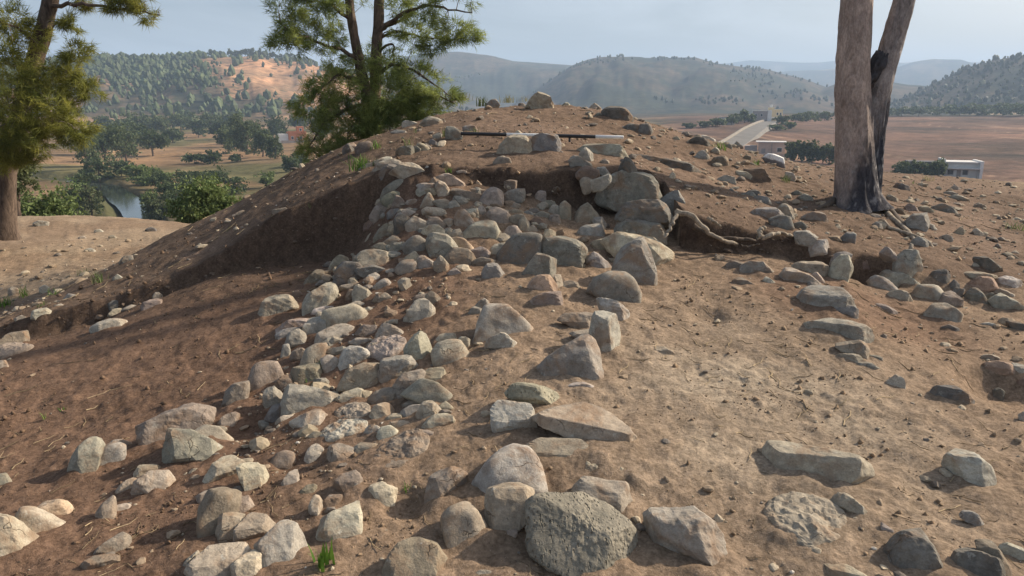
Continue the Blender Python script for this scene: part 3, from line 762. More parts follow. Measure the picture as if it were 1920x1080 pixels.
K|r|tan|305,370 340,280 400,258 470,265 510,320 500,350 430,385 340,400|lumpy tan stone alone in the trench, left of the wall
K|a|pale|580,310 620,240 700,195 750,182 790,215 770,300 690,330 620,380 590,370|tall whitish block standing in the wall's left face
K|s|pale|635,380 660,340 760,318 810,330 720,360 700,390|flat pale stone under the large oval tan one
K|r|tan|712,390 720,350 800,330 880,312 960,350 1000,390 940,440 840,440 740,430|large smooth oval tan stone lying on the wall
K|a|grey|570,500 620,410 690,385 740,430 750,460 680,500 620,525|grey lichened stone below and left of the large oval one
K|r|tan|672,540 680,500 750,460 830,437 895,465 890,505 800,530 740,560 690,565|knobbly pale stone below the large oval one
K|r|olive|475,550 490,500 540,478 580,500 590,550 540,580 500,600|yellow-green lichened stone on the wall's left edge
K|s|pink|415,470 480,420 560,402 605,410 590,440 520,465 440,500|flat pink-brown stone jutting from the wall's left edge
K|a|grey|415,500 480,470 560,460 530,490 490,510 460,540 420,530|grey stone under the flat pink-brown one
K|a|grey|440,620 450,580 480,570 490,610 460,650|
K|a|brown|510,620 560,598 600,610 590,660 540,680|shaded brown stone left of the rounded olive one
K|r|olive|575,690 600,610 650,575 720,570 750,610 700,660 690,700|rounded olive stone with green leaves against its right side
K|r|tan|695,670 740,640 800,670 790,720 740,750 710,720|small rounded stone right of the green leaves in the wall
K|a|pale|810,700 850,610 920,590 970,610 1005,655 940,700 870,720|pale grey angular stone above the broad tan block
K|a|tan|820,820 860,740 960,700 1050,695 1100,760 1110,820 1080,840 950,835|broad tan block with a smooth sloping face in the wall
K|a|grey|1085,690 1110,660 1250,655 1285,700 1220,760 1150,800 1120,760|grey stone split by a vertical crack, right of the broad tan block
K|a|grey|1240,600 1290,530 1335,492 1370,540 1410,660 1350,700 1270,670|upright pointed grey stone at the wall's right side
K|r|tan|1180,830 1220,770 1330,740 1370,800 1340,870 1260,900 1200,870|knobbly tan stone partly under the long olive one
K|a|tan|1330,770 1400,725 1460,715 1485,760 1440,820 1370,800|pale tan stone behind the long olive one
K|r|olive|1250,860 1300,820 1360,800 1450,830 1510,880 1500,930 1450,950 1330,900|long smooth olive stone pointing right at the wall's right edge
K|a|olive|500,790 520,720 620,700 695,700 715,760 715,800 640,815 540,825|squarish olive block above the largest grey wall stone
K|a|grey|450,930 470,860 520,818 600,840 700,850 800,890 740,960 620,990 540,1025 480,980|largest smooth grey wall stone with a raised left corner
K|a|grey|325,930 330,870 380,842 430,880 440,920 390,960 340,990|small grey stone left of the largest grey wall stone
K|a|dark|350,1030 380,980 440,960 500,1010 470,1060 380,1075|dark stone under the lower left of the largest grey wall stone
K|r|pink|250,800 280,730 340,685 400,695 420,740 400,800 320,855 265,830|pinkish rounded stone in the trench, left of the squarish olive block
K|a|brown|70,950 90,870 150,820 240,815 215,900 210,960 120,975|brown blunt stone at the foot of the trench slope, left of the wall
K|a|brown|400,830 440,780 500,765 500,810 450,870 420,860|shaded brown stone filling the gap left of the squarish olive block
K|r|cream|410,1060 450,1030 520,1020 540,1050 470,1085|small cream stone left of the bigger earth-stained cream one
B|a|cream|440,215 520,170 580,140 640,175 650,210 580,260 480,250|earth-stained cream stone below the largest grey wall stone
K|a|cream|800,920 860,860 930,840 965,880 950,930 880,945 820,950|cream stone below the broad tan block
K|a|brown|1020,910 1070,860 1150,850 1190,890 1170,940 1080,945|shaded brown stone left of the knobbly tan one
K|a|cream|1000,1050 1040,980 1100,945 1160,985 1120,1040 1040,1060|knobbly bright cream stone in the middle of the lower wall
K|a|tan|1120,1040 1160,1015 1210,1010 1200,1060 1130,1070|
K|a|grey|1210,1000 1260,970 1340,960 1310,1020 1240,1040|grey stone, leftmost of a tight knot at the wall's lower right end
K|a|tan|1315,1020 1350,950 1400,938 1460,990 1430,1040 1370,1070 1320,1060|pale tan stone, middle of a tight knot at the wall's lower right end
K|a|pale|1370,1080 1420,1030 1500,1015 1540,1055 1480,1110 1400,1110|pale stone, lowest of a tight knot at the wall's lower right end
K|a|brown|1230,950 1280,925 1340,925 1350,950 1270,975|brown stone behind the tight knot at the wall's lower right end
K|a|tan|1450,970 1490,940 1530,970 1510,1005 1470,1000|
K|a|tan|745,85 770,40 810,0 860,20 850,50 790,90|tan stone above the round dark lichened one, left side of the wall
K|r|dark|785,170 800,90 850,50 920,50 980,120 960,160 880,160 840,190|round dark lichened stone in the wall, level with the bench edge
K|a|brown|590,180 600,150 650,100 690,85 700,120 650,160 610,195|brown stone sloping down the trench side left of the lichened one
K|a|cream|965,170 1000,130 1040,112 1085,150 1060,180 1000,190|small cream-topped stone right of the round dark lichened one
K|a|grey|1040,190 1100,148 1135,185 1120,215 1060,215|small grey triangular stone on the bench edge, right of the cream-topped one
K|a|brown|805,210 840,185 910,185 910,220 850,235|flat brown stone right of the tall whitish block
K|a|tan|905,240 930,190 980,215 1040,265 1020,300 950,290|tan-grey sloping stone right of the flat brown one in the wall
K|r|brown|1035,290 1060,250 1110,240 1145,275 1110,305 1050,305|small brown pointed stone right of the tan-grey sloping one
K|s|tan|880,310 930,290 985,320 940,340 900,325|
K|s|dark|940,80 1000,65 1080,80 1130,110 1060,135 980,110|dark flat stone in front of the broad tan stone of the front row
K|a|tan|1110,95 1150,82 1170,100 1130,125|
K|a|brown|1285,300 1310,250 1380,245 1360,290 1320,300|brown stone behind the pale blunt one on the open bench
K|a|pale|1250,380 1300,300 1350,280 1410,340 1410,380 1350,415 1280,405|pale blunt stone on the open bench right of the wall
K|a|brown|1370,260 1400,230 1440,255 1475,305 1410,300|brown sloping stone right behind the pale blunt one
K|a|brown|925,490 960,450 1040,450 1040,480 980,510|low brown stone right of the knobbly pale one
K|a|tan|1065,490 1110,437 1170,460 1240,510 1180,525 1090,525|tan roof-shaped stone in the earth above the upright pointed one
K|s|tan|895,550 930,525 1000,535 960,565|
K|f|pink|1010,600 1060,560 1140,540 1200,600 1130,650 1040,650|dusty brown flat stone left of the upright pointed one
K|a|red|510,245 535,222 565,240 550,265 515,265|
B|f|pink|700,180 740,140 870,155 860,190 780,205|low mauve stone sunk in the earth left of the bright cream stone
B|f|pale|615,310 660,250 760,220 860,225 840,260 740,300 650,325|long flat pale stone sunk in the earth below the wall
B|a|tan|650,400 660,360 720,340 780,365 770,420 700,440 660,425|blunt tan stone in the earth below the long flat pale one
B|s|tan|780,370 830,330 905,340 880,370 800,395|flat tan stone touching the right of the blunt tan one
B|a|grey|855,270 890,235 940,250 930,290 870,300|small grey stone left of the rounded pale one below the wall
B|r|pale|930,290 945,250 990,240 1030,265 1020,305 950,310|small rounded pale stone below the wall, near its lower right
B|s|tan|1005,215 1060,205 1130,225 1100,250 1030,245|flat tan stone above the small rounded pale one
B|f|brown|915,430 990,350 1110,285 1140,275 1200,330 1180,390 1080,430 960,440|large brown sloping stone half buried below the wall
B|s|brown|940,490 990,440 1080,425 1050,470 990,510|flat brown stone below the large half-buried sloping one
B|a|tan|490,610 540,560 580,575 570,620 520,620|small tan stone above the narrow upright one near the two-lobed stone
B|a|tan|540,690 570,630 610,670 600,720 570,745 550,730|narrow upright tan stone left of the two-lobed pale stone
B|a|red|620,670 660,620 720,625 700,660 650,690|small red-brown stone right behind the two-lobed pale stone
B|a|brown|1140,280 1190,255 1240,275 1200,305|
L|a|grey|775,445 830,440 880,470 860,510 820,510 785,480|grey cracked stone at the lip of the bank, end of the pale roots
L|a|pale|845,510 870,490 930,485 942,540 900,560 850,555|square pale block under the lip of the bank
L|a|grey|915,590 940,550 1000,540 1050,550 1040,590 960,610|grey stone above the pale upright one in the curved stone row
L|a|pale|950,660 965,600 1000,570 1040,570 1055,620 1030,690 970,705|pale weathered upright stone in the curved stone row
L|s|pink|760,620 810,590 880,587 940,615 930,670 860,660|thick pinkish slab left of the pale weathered upright stone
L|s|tan|720,640 760,625 850,660 900,700 830,712 740,690|tan tilted slab in front of the thick pinkish one
L|a|pink|850,660 885,645 920,690 900,705|
L|s|grey|520,610 560,590 610,595 665,645 640,660 560,650|grey-brown cracked slab alone on the right bench
L|r|brown|430,610 460,585 510,595 500,630 440,625|half-buried brown stone left of the grey-brown cracked slab
L|s|brown|475,680 510,665 580,715 520,700|thin brown flake lying below the grey-brown cracked slab
L|a|pale|615,690 630,663 670,690 645,700|
L|a|grey|825,730 870,710 980,710 1040,760 1060,800 1000,850 930,845 850,780|large pale grey rock with a crumbly left side in the curved row
L|a|ggreen|920,870 960,830 1050,810 1082,830 1080,880 1000,875|dark greenish stone between two large rocks of the curved row
L|s|grey|825,900 900,885 1000,870 1100,900 1158,940 1150,1000 1080,990 960,950 860,925|long cracked grey slab, widest of the curved row
M|s|tan|470,410 560,400 670,390 755,455 745,500 740,550 690,520 620,460 520,430|tan slab just below the long cracked grey one
M|s|tan|520,500 650,495 690,510 710,550 670,570 560,525|small tan slab at the lower end of the curved row
M|s|dark|745,500 850,525 865,565 800,560 745,540|thin dark slate-like stone at the lower end of the curved row
M|s|grey|690,560 760,560 825,600 810,620 720,600|low grey stone at the very end of the curved row
M|a|cream|895,705 960,655 1005,680 1020,750 980,755 910,740|small bright cream pointed stone below the curved row
M|a|dark|1235,770 1260,740 1400,735 1525,830 1490,860 1440,865|dark sloping stone in the hollow at the right
L|s|pale|1165,680 1190,658 1240,685 1290,730 1250,745 1190,715|pale oblong stone, left of two lying side by side below the burrow
L|s|pale|1215,655 1245,632 1300,645 1372,690 1350,725 1290,730 1240,690|large pale oblong stone, right of two side by side below the burrow
L|r|tan|1250,750 1280,735 1330,740 1358,780 1310,795 1270,775|tan stone just below the two pale oblong ones
L|r|pale|1380,740 1400,710 1470,712 1510,760 1505,785 1440,785 1400,770|rounded pale brown stone right of the two pale oblong ones
L|a|pink|1505,770 1530,738 1575,750 1608,785 1605,825 1560,810|mauve-brown block right of the rounded pale brown stone
L|r|olive|1450,835 1475,808 1540,805 1600,850 1590,890 1540,893 1470,865|smooth brown pebble-shaped boulder below the mauve-brown block
L|s|tan|1215,540 1240,517 1270,545 1308,590 1290,615 1250,585|tan slab leaning at the right side of the burrow
L|a|grey|1295,560 1330,540 1385,545 1405,610 1385,675 1340,650 1310,610|large upright grey stone right of the leaning slab by the burrow
L|a|tan|1340,540 1350,500 1365,505 1360,540|
L|a|dark|1480,640 1520,625 1550,655 1540,690 1500,695|dark stone in the bank above the mauve-brown block
L|a|dark|1550,700 1570,682 1597,705 1575,725 1550,722|
L|r|dark|1558,745 1580,722 1620,730 1610,755 1575,760|small dark rounded stone right above the mauve-brown block
L|a|dark|1625,760 1660,725 1700,735 1725,780 1680,800 1640,795|dark purplish angular stone in the right-hand row
L|a|rust|1665,690 1710,665 1760,680 1775,720 1740,745 1680,720|rust-stained pinkish stone in the right-hand bank
L|a|pale|1780,680 1840,660 1900,685 1890,725 1820,725|pale grey stone right of the rust-stained one in the bank
L|s|tan|1770,740 1800,725 1868,755 1860,775 1800,765|tan flat stone lying on the pale block at the row's right end
L|a|pale|1775,775 1810,755 1880,790 1912,820 1870,845 1820,825|pale oblong block at the right end of the row, near the edge
L|a|dark|1720,760 1760,745 1785,765 1760,780|
L|s|tan|1620,650 1680,640 1770,660 1760,690 1700,670 1640,680|pale brown flat stone bedded above the rust-stained one
L|s|dark|1685,570 1740,570 1810,625 1790,640 1730,605|dark flat stone on the slope above the pale brown bedded one
L|s|pale|1690,905 1740,892 1785,910 1760,925 1700,925|thin pale flake alone on the earth at the right
L|s|dark|1840,890 1890,890 1940,920 1920,940 1860,920|dark flat stone at the right edge beside the thin pale flake
L|a|dark|1515,915 1550,905 1590,920 1570,940 1530,935|small dark stone below the smooth pebble-shaped boulder
L|s|pink|1185,800 1215,798 1275,835 1260,843|
L|a|red|1090,570 1130,580 1148,630 1120,620|reddish stone set in the bank at the left side of the burrow
M|r|rust|1640,570 1700,555 1790,560 1855,620 1850,655 1780,660 1700,620|orange-brown stone at the right edge above the dark hollow
M|s|pale|1620,510 1660,498 1740,530 1750,555 1650,545|thin pale stone lying on the orange-brown one
M|a|grey|1810,575 1870,565 1930,590 1930,655 1850,655 1840,600|grey stone at the right edge touching the orange-brown one
M|a|red|1880,690 1930,675 1940,730 1890,710|
M|r|dark|1690,770 1730,750 1770,780 1760,820 1700,810|
M|r|pink|1880,950 1930,925 1940,1010 1890,990|
L|r|blue|655,380 700,360 745,370 755,405 710,418 660,405|rounded grey stone below the pointed one, left of the tree's foot
L|a|grey|690,330 720,300 760,330 768,380 740,375 700,350|pointed grey stone on the slope left of the burnt tree
L|s|grey|560,350 600,325 660,315 700,345 680,365 600,370|low dusty grey stone left of the pointed grey one
L|a|grey|825,360 870,340 920,355 935,395 890,390 840,375|flattish grey stone between the pointed one and the burnt tree
L|r|dark|770,400 800,388 825,405 810,423 775,418|small round dark stone below the flattish grey one
L|r|blue|1015,465 1040,440 1075,450 1070,485 1030,490|blue-grey cobble on bare earth below the burnt tree
L|a|grey|1335,390 1370,360 1425,350 1440,400 1420,445 1360,440|stout grey block right of the burnt tree's roots
L|a|pale|1440,400 1470,405 1480,430 1450,420|
N|s|grey|1315,600 1370,590 1460,625 1430,645 1350,635|long flat grey stone on the right slope, front of two overlapping
N|s|grey|1265,570 1320,560 1370,585 1310,600 1270,595|small flat grey stone behind the long flat one on the right slope
N|a|dark|865,520 890,495 970,520 980,550 900,555|dark mossy stone right of the burnt tree's foot
N|a|pink|950,690 980,665 1030,690 1050,730 1000,730 955,715|pinkish stone behind the stout grey block
N|a|tan|1060,690 1120,680 1170,720 1140,740 1080,725|tan stone between the pinkish one and a greenish slab
N|s|ggreen|1180,690 1260,665 1330,700 1370,740 1300,750 1210,720|greenish tilted slab on the right slope
N|a|tan|800,600 830,590 885,625 850,640|
N|a|tan|1240,930 1290,915 1330,945 1310,965 1260,955|
N|a|tan|1500,890 1530,865 1580,905 1560,920 1510,915|
N|a|tan|1365,880 1400,855 1435,885 1420,915 1380,910|
N|s|pale|1130,840 1150,825 1205,870 1170,865|
N|a|tan|1325,530 1350,512 1390,535 1360,550|
N|a|brown|1510,680 1550,660 1600,680 1580,700 1530,700|
N|a|grey|1010,960 1060,935 1130,980 1110,1010 1040,995|
N|a|grey|680,840 710,810 750,830 760,870 700,860|
O|a|dark|315,410 360,360 430,340 520,390 540,440 480,470 400,445|dark grey stone left of a green tuft on the right skyline
O|s|white|450,330 500,325 600,370 570,390 480,360|whitish stone lying behind the dark grey one on the right skyline
O|a|grey|810,445 850,395 915,465 860,470|small peaked stone against the road on the right skyline
O|a|grey|390,560 430,510 480,500 540,580 480,600 420,590|blunt grey stone below the skyline green tuft
O|a|brown|560,640 600,580 700,560 740,600 720,690 640,670|dark brown blocky stone on the right shoulder of the mound
O|a|brown|920,580 950,550 1005,560 1000,600 940,600|
O|s|tan|840,735 940,728 1030,800 1000,820 900,790|tan sloping stone left of the big red-brown slab
O|s|red|1000,700 1140,695 1270,890 1200,880 1080,800|big red-brown triangular slab on the right shoulder
O|a|grey|655,810 730,780 815,800 830,880 740,880|dusty grey stone below the dark brown blocky one
O|s|blue|755,940 790,920 845,985 780,975|
O|s|grey|900,990 1000,960 1055,1000 1020,1040 920,1030|grey flat stone above the pointed one left of the burnt tree
O|a|dark|980,950 1050,935 1100,960 1080,1000|
O|a|blue|1030,1040 1090,1005 1180,1020 1220,1075 1060,1085|blue-grey blocky stone beside the grey flat one, left of the burnt tree
O|a|dark|1470,970 1530,945 1580,975 1550,1005 1490,1000|
O|a|grey|1560,1010 1620,980 1700,1030 1660,1050 1580,1040|
O|a|tan|140,345 180,335 210,370 160,375|
O|a|tan|1400,740 1470,750 1510,800 1440,840 1400,800|
O|a|grey|730,430 770,415 795,460 750,470|
O|a|grey|570,490 610,460 650,500 610,530|
P|a|pale|180,770 190,725 250,715 280,730 240,770 190,785|pale stone at the outer lip of the left trench
P|a|brown|0,900 40,860 150,845 160,870 90,920 30,940 -30,930|brown flat-topped stone at the left edge of the trench
P|a|pale|515,830 560,800 640,775 685,785 640,820 560,855 525,850|whitish oblong stone alone on the trench's red earth
P|a|tan|610,750 640,720 680,715 670,745 630,760|small tan stone in the shaded lip of the left trench
P|s|pink|800,690 850,665 905,670 900,690 840,720 800,715|pinkish flat stone at the upper edge of the left trench floor
P|a|brown|860,650 880,622 910,640 900,665 865,665|
P|s|tan|690,720 740,695 770,705 730,730|
P|a|dark|610,690 640,668 670,680 640,715 615,710|
P|a|pale|635,545 660,525 690,545 660,560|small pale stone above the left trench lip
P|a|blue|680,455 695,425 740,420 748,460 700,470|bluish stone at the foot of the mound's left slope
P|r|grey|360,665 385,635 420,640 415,665 375,675|grey cobble among grass on the left slope
P|a|tan|50,620 70,595 105,610 105,640 60,650|tan stone among grass tufts near the left edge
P|a|cream|225,600 250,585 275,600 265,625 230,625|
P|a|pale|190,240 220,223 270,230 265,253 210,255|pale stone on the far flat ground left of the bush
P|s|pale|480,385 510,376 535,390 500,397|
P|a|tan|615,310 640,305 658,320 625,322|
P|a|tan|445,315 470,308 487,320 455,324|
P|r|tan|0,1010 30,1010 42,1040 10,1060 -30,1050|small tan stone half cut by the left edge, beside the trench
P|f|brown|0,970 60,935 130,935 90,970 10,990|
P|a|tan|90,770 120,755 150,770 120,790|
P|a|dark|820,275 845,258 875,268 865,283 830,285|
P|a|pale|535,275 560,270 580,283 545,287|
P|a|tan|310,700 340,688 360,700 330,710|
P|r|brown|1540,160 1600,150 1620,165 1550,180|brown log-like stone at the upper lip of the left trench
"""

def stone_material():
    m, nt, b = new_mat("stone")
    tc = nd(nt, "ShaderNodeTexCoord").outputs["Object"]
    oi = nd(nt, "ShaderNodeObjectInfo")
    off = nd(nt, "ShaderNodeVectorMath", operation='SCALE'); off.inputs[0].default_value = (37, 19, 53); nt.links.new(oi.outputs["Random"], off.inputs["Scale"])
    ad = nd(nt, "ShaderNodeVectorMath", operation='ADD'); nt.links.new(tc, ad.inputs[0]); nt.links.new(off.outputs[0], ad.inputs[1])
    v = ad.outputs[0]
    col = oi.outputs["Color"]
    f1 = noise(nt, v, 7, 5, .6, .4); f2 = noise(nt, v, 28, 6, .65); f3 = noise(nt, v, 130, 5, .6)
    c = mixc(nt, col, ramp(nt, f1, [(.3, (.70, .68, .66)), (.5, g3(1)), (.72, (1.22, 1.2, 1.15))]), 1.0, 'MULTIPLY')
    c = mixc(nt, c, ramp(nt, f2, [(.3, g3(.72)), (.55, g3(1.0)), (.75, g3(1.2))]), 1.0, 'MULTIPLY')
    c = mixc(nt, c, ramp(nt, f3, [(.3, g3(.8)), (.7, g3(1.15))]), 1.0, 'MULTIPLY')
    # earth staining, in patches
    st = ramp(nt, noise(nt, v, 5, 6, .65, .8), [(.50, g3(0)), (.66, g3(1))])
    c = mixc(nt, c, (.24, .155, .095), mth(nt, 'MULTIPLY', st, .75))
    # pale and dark lichen
    l1 = ramp(nt, noise(nt, v, 18, 6, .7), [(.62, g3(0)), (.68, g3(1))])
    c = mixc(nt, c, (.52, .50, .43), mth(nt, 'MULTIPLY', l1, .45))
    l2 = ramp(nt, noise(nt, v, 45, 4, .7), [(.63, g3(0)), (.70, g3(1))])
    c = mixc(nt, c, (.06, .055, .045), mth(nt, 'MULTIPLY', l2, .55))
    # cracks along the joints
    wv = nd(nt, "ShaderNodeVectorMath", operation='ADD'); nz = nd(nt, "ShaderNodeTexNoise"); nz.inputs["Scale"].default_value = 9; nz.inputs["Detail"].default_value = 4
    nt.links.new(v, nz.inputs["Vector"]); sc_ = nd(nt, "ShaderNodeVectorMath", operation='SCALE'); sc_.inputs["Scale"].default_value = .12
    nt.links.new(nz.outputs["Color"], sc_.inputs[0]); nt.links.new(v, wv.inputs[0]); nt.links.new(sc_.outputs[0], wv.inputs[1])
    vo = nd(nt, "ShaderNodeTexVoronoi", feature='DISTANCE_TO_EDGE'); vo.inputs["Scale"].default_value = 5.5; nt.links.new(wv.outputs[0], vo.inputs["Vector"])
    cr = ramp(nt, vo.outputs["Distance"], [(.0, g3(0)), (.013, g3(1))])
    cg = ramp(nt, noise(nt, v, 4, 3), [(.56, g3(1)), (.62, g3(0))])
    crk = mixc(nt, cr, (1.0, 1.0, 1.0), cg)
    c = mixc(nt, c, mixc(nt, (.5, .46, .42), (1.0, 1.0, 1.0), crk), 1.0, 'MULTIPLY')
    nt.links.new(c, b.inputs["Base Color"])
    b.inputs["Roughness"].default_value = .92; b.inputs["Specular IOR Level"].default_value = .22
    p = bump(nt, b, f2, .55, .012)
    p = bump(nt, b, crk, .6, .008, p)
    bump(nt, b, f3, .5, .004, p)
    return m

def pitted_material():
    m, nt, b = new_mat("pitted_stone")
    tc = nd(nt, "ShaderNodeTexCoord").outputs["Object"]
    col = nd(nt, "ShaderNodeObjectInfo").outputs["Color"]
    f1 = noise(nt, tc, 9, 6, .65); f2 = noise(nt, tc, 60, 5, .65)
    mp = nd(nt, "ShaderNodeMapping"); mp.inputs["Scale"].default_value = (1, .6, .42); nt.links.new(tc, mp.inputs["Vector"])
    vo = nd(nt, "ShaderNodeTexVoronoi"); vo.inputs["Scale"].default_value = 75; nt.links.new(mp.outputs[0], vo.inputs["Vector"])
    pit = ramp(nt, vo.outputs["Distance"], [(.12, g3(0)), (.38, g3(1))])
    gate = ramp(nt, noise(nt, tc, 16, 4), [(.44, g3(1)), (.56, g3(0))])
    ph = mixc(nt, pit, g3(1.0), gate)
    c = mixc(nt, col, ramp(nt, f1, [(.3, (.7, .7, .66)), (.7, (1.35, 1.3, 1.2))]), 1.0, 'MULTIPLY')
    c = mixc(nt, c, ramp(nt, f2, [(.3, g3(.7)), (.7, g3(1.2))]), 1.0, 'MULTIPLY')
    nt.links.new(c, b.inputs["Base Color"])
    p = bump(nt, b, f1, .5, .02)
    p = bump(nt, b, ph, 1.0, .012, p)
    bump(nt, b, f2, .7, .006, p)
    return m

MAT_STONE = stone_material(); MAT_PIT = pitted_material()

def ico(sub):
    bm = bmesh.new(); bmesh.ops.create_icosphere(bm, subdivisions=sub, radius=1.0)
    V = np.array([v.co[:] for v in bm.verts]); F = np.array([[v.index for v in f.verts] for f in bm.faces]); bm.free()
    return V / np.linalg.norm(V, axis=1)[:, None], F
ICO = {s: ico(s) for s in (1, 2, 3, 4, 5, 6)}

def stone_shape(poly_ru, style, view, right, up, seed, size_px):
    """Convex-ish rock whose outline from the photo's side is poly_ru (metres in the right/up plane), with its own depth and facets."""
    rng = np.random.default_rng(seed)
    P = np.asarray(poly_ru, float)
    area = 0.5 * np.sum(P[:, 0] * np.roll(P[:, 1], -1) - np.roll(P[:, 0], -1) * P[:, 1])
    if area < 0: P = P[::-1]
    w = np.ptp(P[:, 0]); h = np.ptp(P[:, 1])
    wup = np.array([0, 0, 1.0])
    fwd = view                                       # away from the camera
    dep = {'a': .80, 'r': .85, 's': .75, 'f': .9, 'p': .75}[style] * math.sqrt(w * h) * rng.uniform(.85, 1.15) * .5
    N = []; D = []
    Q = np.roll(P, -1, 0)
    for p, q in zip(P, Q):
        e = q - p; L = np.hypot(*e)
        if L < 1e-4: continue
        n2 = np.array([e[1], -e[0]]) / L
        d = n2 @ p
        if d < .02 * w: continue                     # a concave side cannot bound the hull
        lean = rng.normal(0, .16)
        n3 = n2[0] * right + n2[1] * up + lean * fwd
        if n2[1] < -.35: d = d + .28 * h             # goes down into the earth
        N.append(n3 / np.linalg.norm(n3)); D.append(d)
    # own facets: a top, two or three on the near side, some at the back; each passes through the outline's rim at its own depth
    def facet(n, sdep, k=1.0):
        n = n / np.linalg.norm(n)
        d = np.max(P[:, 0] * (n @ right) + P[:, 1] * (n @ up)) * k + (n @ fwd) * sdep
        N.append(n); D.append(max(d, .16 * min(w, h)))
    if style in 'asfp':
        if style == 's': facet(wup + rng.normal(0, .09, 3), dep * rng.uniform(.65, .9))
        else: facet(wup + rng.normal(0, .17, 3), dep * rng.uniform(.3, .8))
    if style in 'asp':
        a0 = rng.uniform(-.5, .5)
        facet(-fwd * rng.uniform(.4, .9) + right * .9 + wup * rng.uniform(-.05, .45), dep * rng.uniform(-.3, .5))
        facet(-fwd * rng.uniform(.5, 1.) - right * .8 + wup * rng.uniform(-.1, .3), dep * rng.uniform(-.5, .15))
        if rng.random() < .6: facet(-fwd + wup * rng.uniform(.3, 1.0), -dep * rng.uniform(.0, .3))
        for k in range(2):                               # broken corners
            cn = P[rng.integers(len(P))]; cn = cn / (np.linalg.norm(cn) + 1e-6)
            facet(right * cn[0] + up * cn[1] - fwd * rng.uniform(.25, 1.1), -dep * rng.uniform(-.15, .35), rng.uniform(.90, 1.0))
        if rng.random() < .5: facet(right * rng.choice([-1, 1]) + wup * rng.uniform(.4, 1.0) - fwd * rng.uniform(0, .4), dep * rng.uniform(-.2, .3), .92)
    else:
        facet(wup + rng.normal(0, .2, 3), dep * rng.uniform(.0, .4))
        for k in range(3):
            a = (k - 1) * .9 + rng.normal(0, .2)
            facet(-fwd * math.cos(a) + right * math.sin(a) + wup * rng.uniform(0, .7), -dep * rng.uniform(.25, .6))
    N.append(-fwd); D.append(dep * (rng.uniform(.5, .8) if style in 'as' else rng.uniform(.8, 1.0)))
    for k in range(5):
        facet(fwd * rng.uniform(.5, 1) + right * rng.normal(0, .7) + wup * rng.normal(.2, .4), dep * rng.uniform(.2, .7))
    N.append(-wup); D.append(.8 * h)
    N = np.array(N); D = np.array(D)
    sub = 5 if size_px > 130 else 4 if size_px > 55 else 3
    if style == 'p' and size_px > 130: sub = 6
    V, F = ICO[sub]
    S = (V @ right)[:, None] * right * w + (V @ up)[:, None] * up * h + (V @ fwd)[:, None] * fwd * dep * 2
    S = S / np.linalg.norm(S, axis=1)[:, None]
    pw = {'a': 90, 's': 90, 'r': 30, 'f': 30, 'p': 26}[style]
    q = np.maximum(S @ N.T, 0) / D[None]
    r = (np.sum(q ** pw, axis=1)) ** (-1.0 / pw)
    Z = S * r[:, None] * (1.0 + .9 / pw)
    sz = math.sqrt(w * h)
    amp = {'a': .021, 's': .021, 'r': .024, 'f': .05, 'p': .035}[style] * sz
    so = seed % 997
    dsp = amp * (vnoise3(Z / sz * 2.3 + so, 1) + .55 * vnoise3(Z / sz * 5.5 + so, 2))
    if sub >= 4: dsp = dsp + amp * .45 * vnoise3(Z / sz * 13 + so, 3)
    if sub >= 5: dsp = dsp + amp * .28 * vnoise3(Z / sz * 30 + so, 4)
    if style in 'as':
        rg = 1 - np.abs(vnoise3(Z / sz * 3.6 + so, 21)) * 2
        dsp = dsp + .6 * amp * rg
    if style in 'as':                                 # ledges broken along the bedding
        b = rng.normal(size=3) * .5 + wup; b /= np.linalg.norm(b)
        lay = (Z @ b) / sz * 6 + 1.4 * vnoise3(Z / sz * 2 + so, 6)
        dsp = dsp + .35 * amp * (np.abs((lay % 1) - .5) * 4 - 1)
    if style == 'p' and sub == 6:                     # real pits on the big one
        fl = Z / sz
        pn = vnoise3(np.stack([fl @ right * 22, fl @ fwd * 14, fl @ up * 10], -1) + so, 9)
        pm = vnoise3(np.stack([fl @ right * 44, fl @ fwd * 30, fl @ up * 20], -1) + so, 10)
        dsp = dsp - .030 * sz * np.clip(pn - .30, 0, 1) - .016 * sz * np.clip(pm - .25, 0, 1) - .004 * sz * vnoise3(fl * 70, 12)
    if style == 'f':
        fl = Z / sz
        dsp = dsp + .02 * sz * vnoise3(fl * 9 + so, 5)
    Z = Z + S * dsp[:, None]
    return Z, F

def sunk_stone(P, c, seed):
    """A stone bedded in the earth: only its low rough back shows."""
    g, ok = raycast(np.append(P[:, 0], c[0]), np.append(P[:, 1], c[1]))
    ctr = g[-1]; q = g[:-1] - ctr
    ang = np.arctan2(q[:, 1], q[:, 0]); rad = np.hypot(q[:, 0], q[:, 1])
    o = np.argsort(ang); ang, rad = ang[o], rad[o]
    V, F = ICO[5]
    a = np.arctan2(V[:, 1], V[:, 0]); ra = np.interp(a, np.concatenate([ang - 2 * math.pi, ang, ang + 2 * math.pi]), np.tile(rad, 3))
    hr = np.hypot(V[:, 0], V[:, 1])
    x = V[:, 0] * ra; y = V[:, 1] * ra
    top = .16 * rad.mean() + .02
    A = np.linalg.lstsq(np.c_[q[:, 0], q[:, 1]], q[:, 2], rcond=None)[0]
    z = A[0] * x + A[1] * y + np.sign(V[:, 2]) * np.abs(V[:, 2]) ** .6 * np.where(V[:, 2] > 0, top, .6 * rad.mean())
    Z = np.stack([x, y, z], -1); sz = rad.mean() * 1.6; so = seed % 997
    n = .05 * vnoise3(Z / sz * 4 + so, 1) + .035 * vnoise3(Z / sz * 10 + so, 2) + .02 * vnoise3(Z / sz * 24 + so, 3)
    Z[:, 2] += n * sz * np.clip(V[:, 2] + .2, 0, 1)
    Z[:, :2] *= (1 + .5 * n)[:, None]
    return Z, F, ctr

